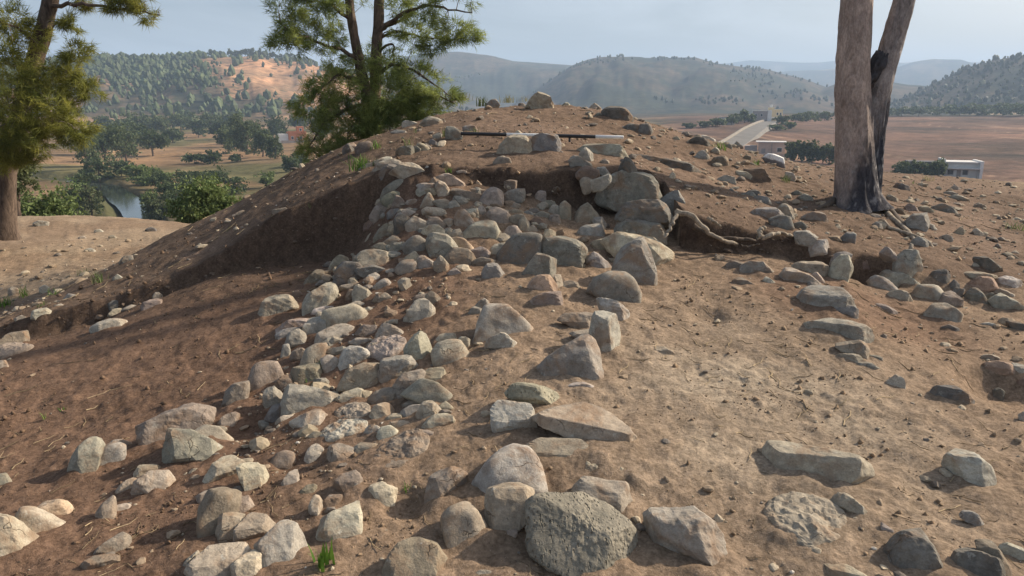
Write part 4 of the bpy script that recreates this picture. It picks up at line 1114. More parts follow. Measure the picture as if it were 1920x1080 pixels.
FEET = []
NEARER = {'biggest grey-green boulder': -.30, 'second in the right-hand row': -.34, 'third down in the right-hand row': -.22, 'dark blue-grey angular': -.12, 'reddish-brown stone at the right lip': -.1, 'set in the section below': -.12, 'grey wedge between': -.15, 'sticking out of the back section': -.08, 'dusty grey slab leaning': -.08}
def place_stones():
    rows = []
    for ln in STONES.strip().split("\n"):
        c, st, tone, pts, lab = ln.split("|")
        ox, oy, s = CROPS[c]
        P = np.array([[float(v) for v in q.split(",")] for q in pts.split()]) / s + np.array([ox, oy])
        if st == 'r' and np.ptp(P, axis=0).max() < 95 and not any(k in lab for k in ('smooth', 'round', 'egg', 'loaf', 'thumb', 'cobble', 'oval', 'pebble')): st = 'a'
        rows.append((st, tone, P, lab))
    base_px = np.array([[.5 * (P[:, 0].min() + P[:, 0].max()) * .4 + .6 * P[np.argmax(P[:, 1]), 0], P[:, 1].max() - .10 * np.ptp(P[:, 1])] for _, _, P, _ in rows])
    hit, ok = raycast(base_px[:, 0], base_px[:, 1])
    loose = []
    n = 0
    for i, (st, tone, P, lab) in enumerate(rows):
        w = np.ptp(P[:, 0]); h = np.ptp(P[:, 1]); A2 = P[:, 0] * np.roll(P[:, 1], -1) - np.roll(P[:, 0], -1) * P[:, 1]
        c = np.array([np.sum((P[:, 0] + np.roll(P[:, 0], -1)) * A2), np.sum((P[:, 1] + np.roll(P[:, 1], -1)) * A2)]) / (3 * A2.sum())
        g = hit[i]
        d0 = g[1]
        for key, sh in NEARER.items():
            if key in lab: d0 += sh
        vis = math.sqrt(w * h) * d0 / FPX
        Yc = d0 + (.30 if st != 'f' else .1) * vis
        ctr = CAM + pix_dir(c[0], c[1]) * Yc
        view = ctr - CAM; dist = np.linalg.norm(view); view = view / dist
        right = np.array([view[1], -view[0], 0]); right /= np.linalg.norm(right)
        up = np.cross(right, view)
        P = c + (P - c) * ((1.22 if max(w, h) < 60 else 1.13) if st != 'p' else 1.03)
        # outline on the plane through the stone's middle
        dirs = pix_dir(P[:, 0], P[:, 1])
        dirs = dirs * (dist / (dirs @ view))[:, None]
        ru = np.stack([(dirs - view * dist) @ right, (dirs - view * dist) @ up], -1)
        if st == 'f':
            Z, F, ctr = sunk_stone(P, c, 100 + i * 7)
        else:
            Z, F = stone_shape(ru, st, view, right, up, 100 + i * 7, max(w, h))
        rng = np.random.default_rng(i + 5)
        t0 = np.array(TONES[tone]); lum = t0 @ np.array([.3, .55, .15])
        t0 = t0 * .42 + .58 * lum * np.array([1.07, .99, .85])
        col = t0 * rng.uniform(.85, 1.22) * np.array([1, rng.uniform(.97, 1.03), rng.uniform(.93, 1.05)])
        if lab:
            n += 1
            zb = -0.5 * np.ptp(Z[:, 2])
            me = mesh_from("stone", Z, F, MAT_PIT if st == 'p' else MAT_STONE, st in "r")
            FEET.append((g, .5 * w * d0 / FPX, h * d0 / FPX))
            big = max(w, h) > 95
            nm = "flat_stone" if st == 's' else "boulder" if big and st in 'rp' else "stone"
            o = obj(nm, me, label=lab, cat="stone", group="loose stones of the excavated walls", loc=ctr.tolist())
            o.color = tuple(col) + (1,)
        else:
            loose.append((Z + ctr, F, col))
    return loose
LOOSE = place_stones()

# ------------------------------------------------------------------ the ground sheet, with earth packed round the stones
def pack_earth(V):
    r = np.hypot(V[:, 0], V[:, 1]); idx = np.nonzero((r < 13) & (V[:, 1] > 0))[0]
    idx = idx[np.argsort(V[idx, 1])]; ys = V[idx, 1]
    for c, rad, h in FEET:
        q = 2.2 * rad
        i0, i1 = np.searchsorted(ys, [c[1] - q, c[1] + q]); k = idx[i0:i1]
        k = k[np.abs(V[k, 0] - c[0]) < q]
        d = np.hypot(V[k, 0] - c[0], V[k, 1] - c[1]) / rad
        V[k, 2] += min(.10 * h, .022) * np.exp(-(d / 1.25) ** 4) * (1 + .5 * vnoise2(V[k, 0] * 14, V[k, 1] * 14, 4))
MAT_SOIL = soil_material(); MAT_COUNTRY = country_material()
_V, _Fq, _C = build_ground()
pack_earth(_V)
ground_me = mesh_from("ground", _V, _Fq, MAT_SOIL, True, _C)
ground_me.materials.append(MAT_COUNTRY)
_rf = np.hypot(_V[_Fq[:, 0], 0], _V[_Fq[:, 0], 1])
ground_me.polygons.foreach_set("material_index", (_rf > 24).astype(np.int32))
ground = obj("ground", ground_me, kind="structure")
del _V, _Fq, _C, _rf
# ------------------------------------------------------------------ loose rubble and gravel (too many to count)
def attr_material(name, rough=.95, scale=60, bs=.4, bd=.004):
    m, nt, b = new_mat(name)
    tc = nd(nt, "ShaderNodeTexCoord").outputs["Object"]
    a = nd(nt, "ShaderNodeAttribute", attribute_name="tone").outputs["Color"]
    f = noise(nt, tc, scale, 5, .6)
    nt.links.new(mixc(nt, a, ramp(nt, f, [(.3, g3(.72)), (.7, g3(1.25))]), 1.0, 'MULTIPLY'), b.inputs["Base Color"])
    b.inputs["Roughness"].default_value = rough; b.inputs["Specular IOR Level"].default_value = .2
    if bs: bump(nt, b, f, bs, bd)
    return m
MAT_RUBBLE = attr_material("rubble")

def build_loose():
    V = []; F = []; C = []; o = 0
    for Z, f, col in LOOSE:
        V.append(Z); F.append(f + o); C.append(np.repeat(col[None], len(Z), 0)); o += len(Z)
    # filling between the wall and pile stones
    rng = np.random.default_rng(77)
    fill = []
    for k in range(900):
        y = rng.uniform(3.3, 7.0); x = rng.uniform(-1.9, 1.4)
        wx = -1.20 + .06 * (y - 4.5)
        pw = 1.0 * math.exp(-((x - wx) / .34) ** 2) * (y > 4.0) + .5 * math.exp(-((x - wx) / .45) ** 2) * (y <= 4.0)
        pp = 1.0 * (y > 5.9) * (x > -1.3) * (x < .55 - .5 * max(0, y - 6.7)) * .55
        if rng.random() < .55 * max(pw, pp): fill.append((x, y))
    FX = np.array(fill); FZ = height(FX[:, 0], FX[:, 1])
    v0, f0 = ICO[2]
    for (x, y), z in zip(fill, FZ):
        sz = rng.uniform(.022, .058)
        nn = rng.normal(size=(9, 3)); nn /= np.linalg.norm(nn, axis=1)[:, None]
        rr = 1 / np.max(np.maximum(v0 @ nn.T, .02) / rng.uniform(.6, 1.0, 9), axis=1); rr = np.minimum(rr, 1.3)
        v = v0 * rr[:, None] * sz * np.array([rng.uniform(.9, 1.5), rng.uniform(.9, 1.3), rng.uniform(.7, 1.0)])
        V.append(v + np.array([x, y, z + .15 * sz])); F.append(f0 + o); o += len(v0)
        base = np.array([(.36, .30, .21), (.30, .26, .20), (.27, .20, .14), (.24, .22, .18)][rng.integers(4)]) * rng.uniform(.85, 1.1)
        C.append(np.repeat(base[None], len(v0), 0))
    # chips and small stones strewn between
    n = 15000
    r = np.exp(rng.uniform(math.log(1.9), math.log(15.5), n)); a = rng.uniform(R(-40), R(40), n)
    x = r * np.sin(a); y = r * np.cos(a)
    dens = .09 + .14 * sstep(-.1, .4, fbm2(x * 1.1, y * 1.1, 3, 90))
    d = y - edge_y(np.clip(x, -8, 9))
    dens += .55 * sstep(.2, .8, d) * sstep(.3, 2.0, x)                      # stony right shoulder
    dens += .25 * sstep(.2, .8, d) * sstep(-3, -1, x)
    wallx = -1.15 + .08 * (y - 4.5)
    dens += .9 * np.exp(-((x - wallx) / .55) ** 2) * sstep(3, 3.4, y) * sstep(7.2, 6.8, y)
    dens += .8 * np.exp(-((x + .3) / .8) ** 2 - ((y - 6.4) / .5) ** 2)
    dens += .35 * sstep(-4.6, -5.5, x)
    dens *= 1 - .85 * sstep(-1.5, -2.0, x) * sstep(.1, -.1, d)              # clean trench floor
    dens *= 1 - .5 * np.exp(-(((x - 1.6) / 1.1) ** 2 + ((y - 4.2) / 1.2) ** 2))
    k = rng.random(n) < dens
    x, y, r = x[k], y[k], r[k]
    xs = rng.uniform(-4.2, 3.0, 120); es = edge_y(xs) - rng.uniform(.0, .06, 120)       # stones showing in the section
    x = np.concatenate([x, xs]); y = np.concatenate([y, es]); r = np.hypot(x, y); n = len(x)
    s = .0042 * np.exp(rng.exponential(.62, n)) * (.55 + r / 7.5)
    s = np.minimum(s, np.where(r < 5.5, .024, .05))
    z = height(x, y)
    v0, f0 = ICO[1]
    for i in range(n):
        q = rng.normal(size=3); q /= np.linalg.norm(q)
        if s[i] > .013:
            v0, f0 = ICO[2]
            nn = rng.normal(size=(10, 3)); nn /= np.linalg.norm(nn, axis=1)[:, None]
            rr = np.minimum(1 / np.max(np.maximum(v0 @ nn.T, .02) / rng.uniform(.6, 1.0, 10), axis=1), 1.25)[:, None] * (1 + .03 * rng.normal(size=(len(v0), 1)))
        else:
            v0, f0 = ICO[1]; rr = 1 + .2 * rng.normal(size=(len(v0), 1))
        v = v0 * rr * s[i] * np.array([rng.uniform(.8, 1.5), rng.uniform(.8, 1.3), rng.uniform(.45, .9)])
        an = rng.uniform(0, 6.28); ca, sa = math.cos(an), math.sin(an)
        v = np.stack([v[:, 0] * ca - v[:, 1] * sa, v[:, 0] * sa + v[:, 1] * ca, v[:, 2] + .25 * v[:, 0] * q[0]], -1)
        V.append(v + np.array([x[i], y[i], z[i] + .15 * s[i]])); F.append(f0 + o); o += len(v0)
        t = rng.random()
        base = np.array((.38, .32, .235)) if t < .35 else np.array((.30, .23, .16)) if t < .75 else np.array((.20, .17, .14))
        if i >= n - 120: base = np.array((.15, .11, .08))
        if rng.random() < .04 and i < n - 120 and s[i] < .016: base = np.array((.60, .55, .47))
        C.append(np.repeat((base * rng.uniform(.8, 1.15))[None], len(v0), 0))
    me = mesh_from("loose_rubble", np.concatenate(V), np.concatenate(F), MAT_RUBBLE, False, np.concatenate(C))
    obj("loose_rubble", me, label="small loose stones and chips strewn over the earth", kind="stuff")
build_loose()

def build_litter():
    """Dry straw, rootlets and twigs on the earth."""
    rng = np.random.default_rng(78)
    n = 2600
    r = np.exp(rng.uniform(math.log(1.9), math.log(13), n)); a = rng.uniform(R(-40), R(40), n)
    x = r * np.sin(a); y = r * np.cos(a)
    k = (rng.random(n) < .25 + .75 * sstep(-.05, .35, fbm2(x * .9, y * .9, 3, 95))) & (np.abs(y - edge_y(np.clip(x, -8, 9)) + .03) > .2)
    x, y, r = x[k], y[k], r[k]; n = len(x)
    V = []; F = []; C = []; o = 0
    L = rng.uniform(.015, .06, n) * (.7 + r / 6); th = rng.uniform(0, math.pi, n)
    W = rng.uniform(.0010, .0020, n) * (.6 + r / 5)
    pts = []
    for t in (-1, -.3, .35, 1):
        pts.append((x + np.cos(th + .35 * t * t) * L * t, y + np.sin(th + .35 * t * t) * L * t))
    Z = [height(p[0], p[1]) + .002 + .012 * rng.random(n) * (abs(t) if True else 1) for p, t in zip(pts, (-1, -.3, .35, 1))]
    for i in range(n):
        P = np.array([[pts[j][0][i], pts[j][1][i], Z[j][i]] for j in range(4)])
        v, f = tube(P, np.array([W[i], W[i], W[i] * .9, W[i] * .5]), 3)
        V.append(v); F.append(f + o); o += len(v)
        C.append(np.repeat((np.array((.30, .23, .14)) * rng.uniform(.35, 1.35))[None], len(v), 0))
    me = mesh_from("dry_litter", np.concatenate(V), np.concatenate(F), MAT_RUBBLE, False, np.concatenate(C))
    obj("dry_litter", me, label="dry straw, rootlets and twigs lying on the earth", kind="stuff")
build_litter()

def build_crumbs():
    """Crumbs of loose earth."""
    rng = np.random.default_rng(79)
    n = 60000
    r = np.exp(rng.uniform(math.log(1.9), math.log(9), n)); a = rng.uniform(R(-40), R(40), n)
    x = r * np.sin(a); y = r * np.cos(a)
    k = rng.random(n) <   .08 + .42 * sstep(.0, .5, fbm2(x * 1.7, y * 1.7, 4, 97))
    x, y, r = x[k], y[k], r[k]; n = len(x)
    s = .0016 * np.exp(np.minimum(rng.exponential(.5, n), 1.9)) * (.6 + r / 4.5)
    z = height(x, y)
    oc = np.array([[1, 0, 0], [-1, 0, 0], [0, 1, 0], [0, -1, 0], [0, 0, 1], [0, 0, -1]], float)
    of = np.array([[0, 2, 4], [2, 1, 4], [1, 3, 4], [3, 0, 4], [2, 0, 5], [1, 2, 5], [3, 1, 5], [0, 3, 5]])
    V = oc[None] * s[:, None, None] * rng.uniform(.55, 1.3, (n, 6, 1)) + rng.normal(size=(n, 6, 3)) * (s * .25)[:, None, None]
    V = V + np.stack([x, y, z + .3 * s], -1)[:, None]
    F = of[None] + (np.arange(n) * 6)[:, None, None]
    red = sstep(-.3, -1.3, x)[:, None]
    base = np.array((.25, .18, .118)) * (1 - red) + np.array((.155, .102, .066)) * red
    C = (base * rng.uniform(.75, 1.3, (n, 1)))[:, None] * np.ones((1, 6, 1))
    me = mesh_from("earth_crumbs", V.reshape(-1, 3), F.reshape(-1, 3), MAT_RUBBLE, True, C.reshape(-1, 3))
    obj("earth_crumbs", me, label="loose crumbs of dry earth", kind="stuff")
build_crumbs()
# ------------------------------------------------------------------ leaves, bark, plants
def leaf_material(name, lo, hi, trans=.25, scale=3.0):
    m, nt, b = new_mat(name)
    tc = nd(nt, "ShaderNodeTexCoord").outputs["Object"]
    a = nd(nt, "ShaderNodeAttribute", attribute_name="tone").outputs["Color"]
    f = noise(nt, tc, scale, 3)
    c = mixc(nt, ramp(nt, f, [(.35, lo), (.65, hi)]), a, 1.0, 'MULTIPLY')
    nt.links.new(c, b.inputs["Base Color"])
    b.inputs["Roughness"].default_value = .6
    b.inputs["Specular IOR Level"].default_value = .25
    if trans:
        t = nd(nt, "ShaderNodeBsdfTranslucent"); nt.links.new(c, t.inputs[0])
        mx = nd(nt, "ShaderNodeMixShader"); mx.inputs[0].default_value = trans
        out = [n for n in nt.nodes if n.type == 'OUTPUT_MATERIAL'][0]
        nt.links.new(b.outputs[0], mx.inputs[1]); nt.links.new(t.outputs[0], mx.inputs[2]); nt.links.new(mx.outputs[0], out.inputs[0])
    return m

def bark_material(name, c1, c2, scale=14, stretch=.22, depth=.02):
    m, nt, b = new_mat(name)
    tc = nd(nt, "ShaderNodeTexCoord").outputs["Object"]
    mp = nd(nt, "ShaderNodeMapping"); mp.inputs["Scale"].default_value = (1, 1, stretch); nt.links.new(tc, mp.inputs["Vector"])
    f = noise(nt, mp.outputs[0], scale, 7, .65, .6); f2 = noise(nt, mp.outputs[0], scale * 5, 5, .6)
    c = ramp(nt, f, [(.32, c1), (.66, c2)])
    c = mixc(nt, c, ramp(nt, f2, [(.3, g3(.7)), (.7, g3(1.25))]), 1.0, 'MULTIPLY')
    nt.links.new(c, b.inputs["Base Color"])
    p = bump(nt, b, f, .9, depth); bump(nt, b, f2, .6, depth * .3, p)
    return m

MAT_PINE = leaf_material("pine_needles", (.15, .20, .060), (.31, .35, .10), .5)
MAT_PINE_Y = leaf_material("sunny_needles", (.17, .19, .045), (.33, .32, .07), .5)
MAT_OLIVE = leaf_material("olive_leaves", (.07, .09, .035), (.12, .14, .06), .3, 1.0)
MAT_EUCA = leaf_material("eucalyptus_leaves", (.068, .100, .042), (.13, .158, .068), .3, .6)
MAT_DARKLEAF = leaf_material("dark_leaves", (.048, .075, .030), (.09, .118, .046), .3, .6)
MAT_BUSH = leaf_material("bush_leaves", (.10, .145, .045), (.19, .24, .085), .35, 2.0)
MAT_GRASS = leaf_material("grass_blades", (.07, .15, .02), (.15, .27, .04), .3, 9.0)
MAT_DRYGRASS = leaf_material("pale_grass", (.20, .20, .08), (.36, .33, .16), .3, 9.0)
MAT_BARK = bark_material("pine_bark", (.045, .032, .024), (.17, .125, .095), 16, .25, .02)
MAT_TWIG = bark_material("grey_twig", (.10, .085, .07), (.24, .20, .165), 20, .4, .004)
MAT_ROOT = bark_material("root_bark", (.16, .125, .09), (.40, .34, .26), 22, .6, .006)
MAT_ROOTD = bark_material("dark_root_bark", (.05, .038, .028), (.13, .10, .075), 22, .6, .006)

def needles(P, A, rng, n=12, length=.09, width=.005, spread=.75):
    """Tufts of thin triangles at points P along axes A."""
    N = len(P)
    d = A[:, None] + spread * rng.normal(size=(N, n, 3))
    d /= np.linalg.norm(d, axis=2)[..., None]
    L = length * rng.uniform(.6, 1.15, (N, n, 1))
    s = np.cross(d, rng.normal(size=(N, n, 3))); s /= np.linalg.norm(s, axis=2)[..., None] + 1e-9
    b0 = P[:, None] + .02 * rng.normal(size=(N, n, 3))
    V = np.stack([b0 - s * width * .5, b0 + s * width * .5, b0 + d * L], 2).reshape(-1, 3)
    F = np.arange(len(V)).reshape(-1, 3)
    t = rng.uniform(.65, 1.3, (N, 1, 1)) * rng.uniform(.8, 1.2, (N, n, 1))
    C = np.repeat(t, 3, 2).reshape(-1, 1) * np.ones((1, 3))
    return V, F, C

def leaves(P, rng, size, aspect=.5):
    """Single leaf quads (two triangles folded) at points P."""
    N = len(P)
    d = rng.normal(size=(N, 3)); d /= np.linalg.norm(d, axis=1)[:, None]
    s = np.cross(d, rng.normal(size=(N, 3))); s /= np.linalg.norm(s, axis=1)[:, None] + 1e-9
    L = size * rng.uniform(.6, 1.3, (N, 1))
    n = np.cross(d, s)
    V = np.stack([P - d * L, P + s * L * aspect + n * L * .15, P + d * L, P - s * L * aspect + n * L * .15], 1).reshape(-1, 3)
    F = np.arange(len(V)).reshape(-1, 4)
    C = np.repeat(rng.uniform(.6, 1.35, (N, 1)), 4, 1).reshape(-1, 1) * np.ones((1, 3))
    return V, F, C

def clump_points(rng, centers, radii, per):
    """Points gathered in small clumps spread through ellipsoids."""
    out = []
    for c, r, n in zip(centers, radii, per):
        m = max(3, n // 8)
        q = rng.normal(size=(m, 3)); q = q / np.linalg.norm(q, axis=1)[:, None] * (rng.random((m, 1)) ** .45)
        q = q * r
        k = rng.integers(0, m, n)
        out.append(np.asarray(c) + q[k] + rng.normal(size=(n, 3)) * np.asarray(r) * .15)
    return np.concatenate(out)

def pine(name, label, base, stems, branches, clumps, mat, seed, Y0, tuft=1.0, group=None):
    """stems/branches: (points as (photo x, photo y, metres ahead), r0, r1); clumps: (photo x, photo y, metres ahead, radius px, radius py, tufts)."""
    rng = np.random.default_rng(seed)
    root = empty(name, base, label, "tree", group)
    b = np.array(base)
    for pts, r0, r1 in stems:
        P = np.array([at(p[0], p[1], p[2]) for p in pts]); P = spline(P, 60)
        rad = np.interp(np.linspace(0, 1, 60), [0, .04, .12, 1], [r0 * 1.35, r0 * 1.12, r0, r1])
        v, f = tube(P - b, rad, 18, .16, seed)
        obj("trunk", mesh_from("trunk", v, f, MAT_BARK), root)
    bp = []; tw = []
    for pts, r0, r1 in branches:
        P = np.array([at(p[0], p[1], p[2]) for p in pts]); P = spline(P, 16) + rng.normal(size=(16, 3)) * .012
        bp.append(P)
        v, f = tube(P - b, np.linspace(r0, r1, 16), 7, .2, seed)
        obj("branch", mesh_from("branch", v, f, MAT_BARK), root)
    BP = np.concatenate(bp)
    C = []; Rr = []; K = []
    for px, py, Y, rx, ry, n in clumps:
        c = at(px, py, Y); C.append(c)
        Rr.append(np.array([rx * Y / FPX, min(rx, ry) * Y / FPX * 1.1, ry * Y / FPX])); K.append(int(n * (.72 if py < 150 else .68)))
    P = clump_points(rng, C, Rr, K)
    # twigs from the nearest branch to the clumps
    for c, r, n in zip(C, Rr, K):
        for k in range(max(3, n // 45)):
            q = c + rng.normal(size=3) * r * .55
            j = np.argmin(np.linalg.norm(BP - q, axis=1)); s0 = BP[j]
            if np.linalg.norm(s0 - q) > .55: continue
            mid = .5 * (s0 + q) + np.array([0, 0, .06]) + rng.normal(size=3) * .04
            tw.append(tube(spline([s0 - b, mid - b, q - b], 6), np.linspace(.007, .0025, 6), 4))
    v, f = join(tw)
    obj("twigs", mesh_from("twigs", v, f, MAT_TWIG), root, kind="stuff")
    out = P - np.repeat(np.array(C), K, 0)
    A = out / (np.linalg.norm(out, axis=1)[:, None] + 1e-6) + np.array([0, 0, -.15]) + .5 * rng.normal(size=P.shape)
    A /= np.linalg.norm(A, axis=1)[:, None]
    v, f, c = needles(P - b, A, rng, 10, .125 * tuft, .0085 * tuft, .5)
    obj("crown", mesh_from("crown", v, f, mat, False, c), root)
    return root

def ground_at(px, py):
    g, ok = raycast(px, py); return g[0]

# the two-stemmed pine behind the mound
_Y = 11.6
_b = at(700, 268, _Y); _b[2] = float(height(np.array([_b[0]]), np.array([_b[1]]))[0]) - .05
pine("pine_tree", "two-stemmed pine with drooping green foliage rising behind the mound", _b.tolist(),
     [([(703, 275, _Y), (703, 200, _Y), (705, 100, _Y), (710, 30, _Y), (715, -120, _Y), (725, -420, _Y)], .092, .04),
      ([(692, 275, _Y - .1), (690, 200, _Y - .15), (672, 110, _Y - .25), (657, 20, _Y - .3), (645, -130, _Y - .3), (630, -380, _Y - .2)], .082, .03)],
     [([(708, 62, _Y), (745, 30, _Y - .1), (800, 12, _Y - .2), (885, 25, _Y - .3)], .035, .008), ([(708, 62, _Y), (760, 30, _Y + .2), (820, 0, _Y + .4)], .03, .01),
      ([(672, 110, _Y - .25), (630, 90, _Y - .5), (570, 70, _Y - .8), (525, 45, _Y - 1)], .035, .008), ([(660, 40, _Y - .3), (620, 10, _Y - .5), (560, 0, _Y - .7)], .03, .008),
      ([(685, 160, _Y - .2), (640, 140, _Y - .5), (600, 170, _Y - .8), (565, 195, _Y - 1)], .03, .006), ([(700, 150, _Y), (740, 120, _Y - .3), (800, 150, _Y - .5), (850, 185, _Y - .6)], .03, .006),
      ([(704, 100, _Y), (735, 80, _Y), (738, 110, _Y), (745, 150, _Y)], .022, .006), ([(705, 75, _Y), (740, 60, _Y + .1), (800, 70, _Y + .1), (860, 75, _Y)], .024, .006),
      ([(690, 190, _Y - .2), (640, 210, _Y - .6), (600, 240, _Y - .8), (570, 300, _Y - .9)], .028, .006), ([(703, 190, _Y), (760, 190, _Y - .4), (820, 180, _Y - .6), (850, 190, _Y - .7)], .025, .006),
      ([(703, 110, _Y), (720, 62, _Y), (745, 62, _Y)], .016, .006), ([(690, 200, _Y - .3), (660, 240, _Y - .7), (640, 290, _Y - .9)], .018, .005)],
     [(545, 30, _Y - .8, 42, 34, 300), (540, 78, _Y - .9, 36, 26, 240), (600, 20, _Y - .6, 45, 34, 260), (600, 70, _Y - .6, 42, 28, 230), (640, 110, _Y - .4, 36, 30, 170), (570, -20, _Y - .7, 60, 30, 200),
      (650, -10, _Y - .3, 50, 30, 150), (740, 20, _Y, 42, 34, 190), (800, 25, _Y - .2, 45, 26, 200), (850, 62, _Y - .3, 46, 24, 330), (815, 85, _Y - .2, 32, 22, 200), (770, 70, _Y, 40, 26, 170), (860, -10, _Y - .2, 40, 22, 160),
      (620, 165, _Y - .6, 52, 36, 330), (585, 200, _Y - .8, 42, 34, 300), (650, 215, _Y - .5, 60, 44, 520), (720, 180, _Y - .5, 62, 50, 640), (720, 120, _Y - .2, 48, 34, 300), (780, 160, _Y - .5, 55, 40, 480),
      (830, 180, _Y - .6, 36, 22, 240), (780, 205, _Y - .4, 60, 26, 420), (690, 240, _Y - .6, 60, 34, 480), (630, 265, _Y - .8, 48, 34, 330), (590, 285, _Y - .9, 34, 26, 220), (740, 225, _Y - .4, 60, 26, 400), (620, 300, _Y - .9, 30, 22, 120),
      (700, 150, _Y + .5, 70, 60, 300), (640, -200, _Y, 130, 90, 500), (760, -180, _Y, 140, 90, 500), (690, -380, _Y, 110, 80, 350)],
     MAT_PINE, 3, _Y)

# the pine at the left edge
_Y = 12.0
_b = at(8, 440, _Y); _b[2] = float(height(np.array([_b[0]]), np.array([_b[1]]))[0]) - .05
pine("pine_tree", "leaning pine with yellow-green foliage filling the left edge", _b.tolist(),
     [([(6, 445, _Y), (8, 380, _Y), (16, 300, _Y), (42, 200, _Y), (72, 90, _Y), (95, 0, _Y), (125, -120, _Y), (170, -320, _Y)], .17, .06)],
     [([(92, 12, _Y), (150, 8, _Y - .2), (230, 16, _Y - .3), (300, 28, _Y - .4)], .035, .008), ([(75, 80, _Y), (110, 40, _Y - .1), (125, 60, _Y - .2)], .02, .006),
      ([(60, 130, _Y), (110, 130, _Y - .3), (160, 160, _Y - .5)], .03, .006), ([(45, 190, _Y), (0, 180, _Y - .4), (-60, 210, _Y - .6)], .03, .006),
      ([(40, 200, _Y), (90, 210, _Y - .6), (140, 240, _Y - .8)], .03, .006), ([(30, 250, _Y), (10, 200, _Y - .8), (40, 230, _Y - 1.0)], .02, .006), ([(75, 90, _Y), (30, 50, _Y - .4), (-30, 40, _Y - .6)], .03, .008)],
     [(25, 40, _Y - .2, 42, 36, 260), (60, 60, _Y - .3, 34, 30, 130), (10, 110, _Y - .5, 50, 40, 420), (70, 160, _Y - .6, 50, 42, 430), (130, 45, _Y - .2, 28, 20, 130), (145, 105, _Y - .4, 32, 24, 190), (165, 165, _Y - .5, 26, 24, 170),
      (120, 150, _Y - .5, 40, 36, 320), (40, 210, _Y - .9, 60, 44, 620), (110, 215, _Y - .8, 46, 34, 380), (10, 260, _Y - 1.0, 52, 40, 560), (75, 265, _Y - 1.0, 40, 36, 350), (140, 245, _Y - .8, 34, 22, 180), (30, 300, _Y - 1.0, 44, 22, 300), (-40, 220, _Y - .8, 60, 60, 260),
      (225, 8, _Y - .3, 40, 14, 190), (265, 25, _Y - .4, 22, 14, 110), (240, -14, _Y - .3, 40, 16, 160), (160, 0, _Y, 40, 16, 110), (170, -120, _Y, 150, 90, 450), (60, -160, _Y, 120, 90, 350)],
     MAT_PINE_Y, 4, _Y, 1.1)

# ---- burnt two-stemmed trunk on the right
def burnt_material():
    m, nt, b = new_mat("burnt_bark")
    tc = nd(nt, "ShaderNodeTexCoord").outputs["Object"]
    a = nd(nt, "ShaderNodeAttribute", attribute_name="tone").outputs["Color"]
    mp = nd(nt, "ShaderNodeMapping"); mp.inputs["Scale"].default_value = (1, 1, .45); nt.links.new(tc, mp.inputs["Vector"])
    f = noise(nt, mp.outputs[0], 9, 8, .7, 1.2); f2 = noise(nt, mp.outputs[0], 60, 6, .65)
    c = mixc(nt, a, ramp(nt, f, [(.3, g3(.6)), (.7, g3(1.35))]), 1.0, 'MULTIPLY')
    c = mixc(nt, c, ramp(nt, f2, [(.3, g3(.65)), (.7, g3(1.3))]), 1.0, 'MULTIPLY')
    nt.links.new(c, b.inputs["Base Color"]); b.inputs["Roughness"].default_value = .95
    p = bump(nt, b, f, 1.0, .04); bump(nt, b, f2, 1.0, .014, p)
    return m
MAT_BURNT = burnt_material()

def trunk_mesh(pts, radii, base, seed, flare, char_from, plates):
    n = 150; seg = 90
    P = spline(np.array([at(*p) for p in pts]), n); s = np.linspace(0, 1, n)
    rad = np.interp(s, radii[0], radii[1])
    V, F = tube(P - base, np.ones(n), seg)
    ax = np.repeat(P - base, seg, 0); d = V - ax
    hh = ax[:, 2]; ang = np.tile(np.linspace(0, 2 * math.pi, seg, endpoint=False), n)
    rr = np.repeat(rad, seg)
    lob = np.stack([np.cos(ang) * 1.5, np.sin(ang) * 1.5, hh * 1.1], -1)
    k = 1 + .085 * vnoise3(lob + seed, 1) + .06 * vnoise3(np.stack([np.cos(ang) * 5, np.sin(ang) * 5, hh * 3.0], -1) + seed, 2)
    k += plates * vnoise3(np.stack([np.cos(ang) * 11, np.sin(ang) * 11, hh * 9], -1) + seed, 3)
    if flare: k += flare * np.exp(-np.maximum(hh, 0) / .13) * (.6 + .8 * np.maximum(0, np.sin(ang * 2.5 + 1.0)) + .5 * vnoise3(lob * 1.4 + 4, 5))
    V = ax + d * (rr * k)[:, None]
    # true bark colours: pinkish-brown peeled wood, black charring at the foot and up one side, ash-white flecks
    bn = vnoise3(V * 3.5 + seed, 6) + .6 * vnoise3(V * 9 + seed, 7) + .4 * vnoise3(V * 24, 8)
    side = (V[:, 0] - ax[:, 0]) / rr
    ch = sstep(-.35, .45, char_from - hh + .45 * np.clip(side, -1, 1) + .28 * bn)
    wood = np.array((.45, .365, .315)) * (1 + .2 * bn)[:, None]; black = np.array((.06, .058, .066)) * (1 + .3 * bn)[:, None]
    C = wood * (1 - ch[:, None]) + black * ch[:, None]
    fl = sstep(.55, .75, vnoise3(V * 26 + seed, 9) + .35 * bn) * sstep(.15, .6, ch) * .6
    C = C * (1 - fl[:, None]) + np.array((.40, .38, .36)) * fl[:, None]
    return V, F, np.clip(C, .01, .8)

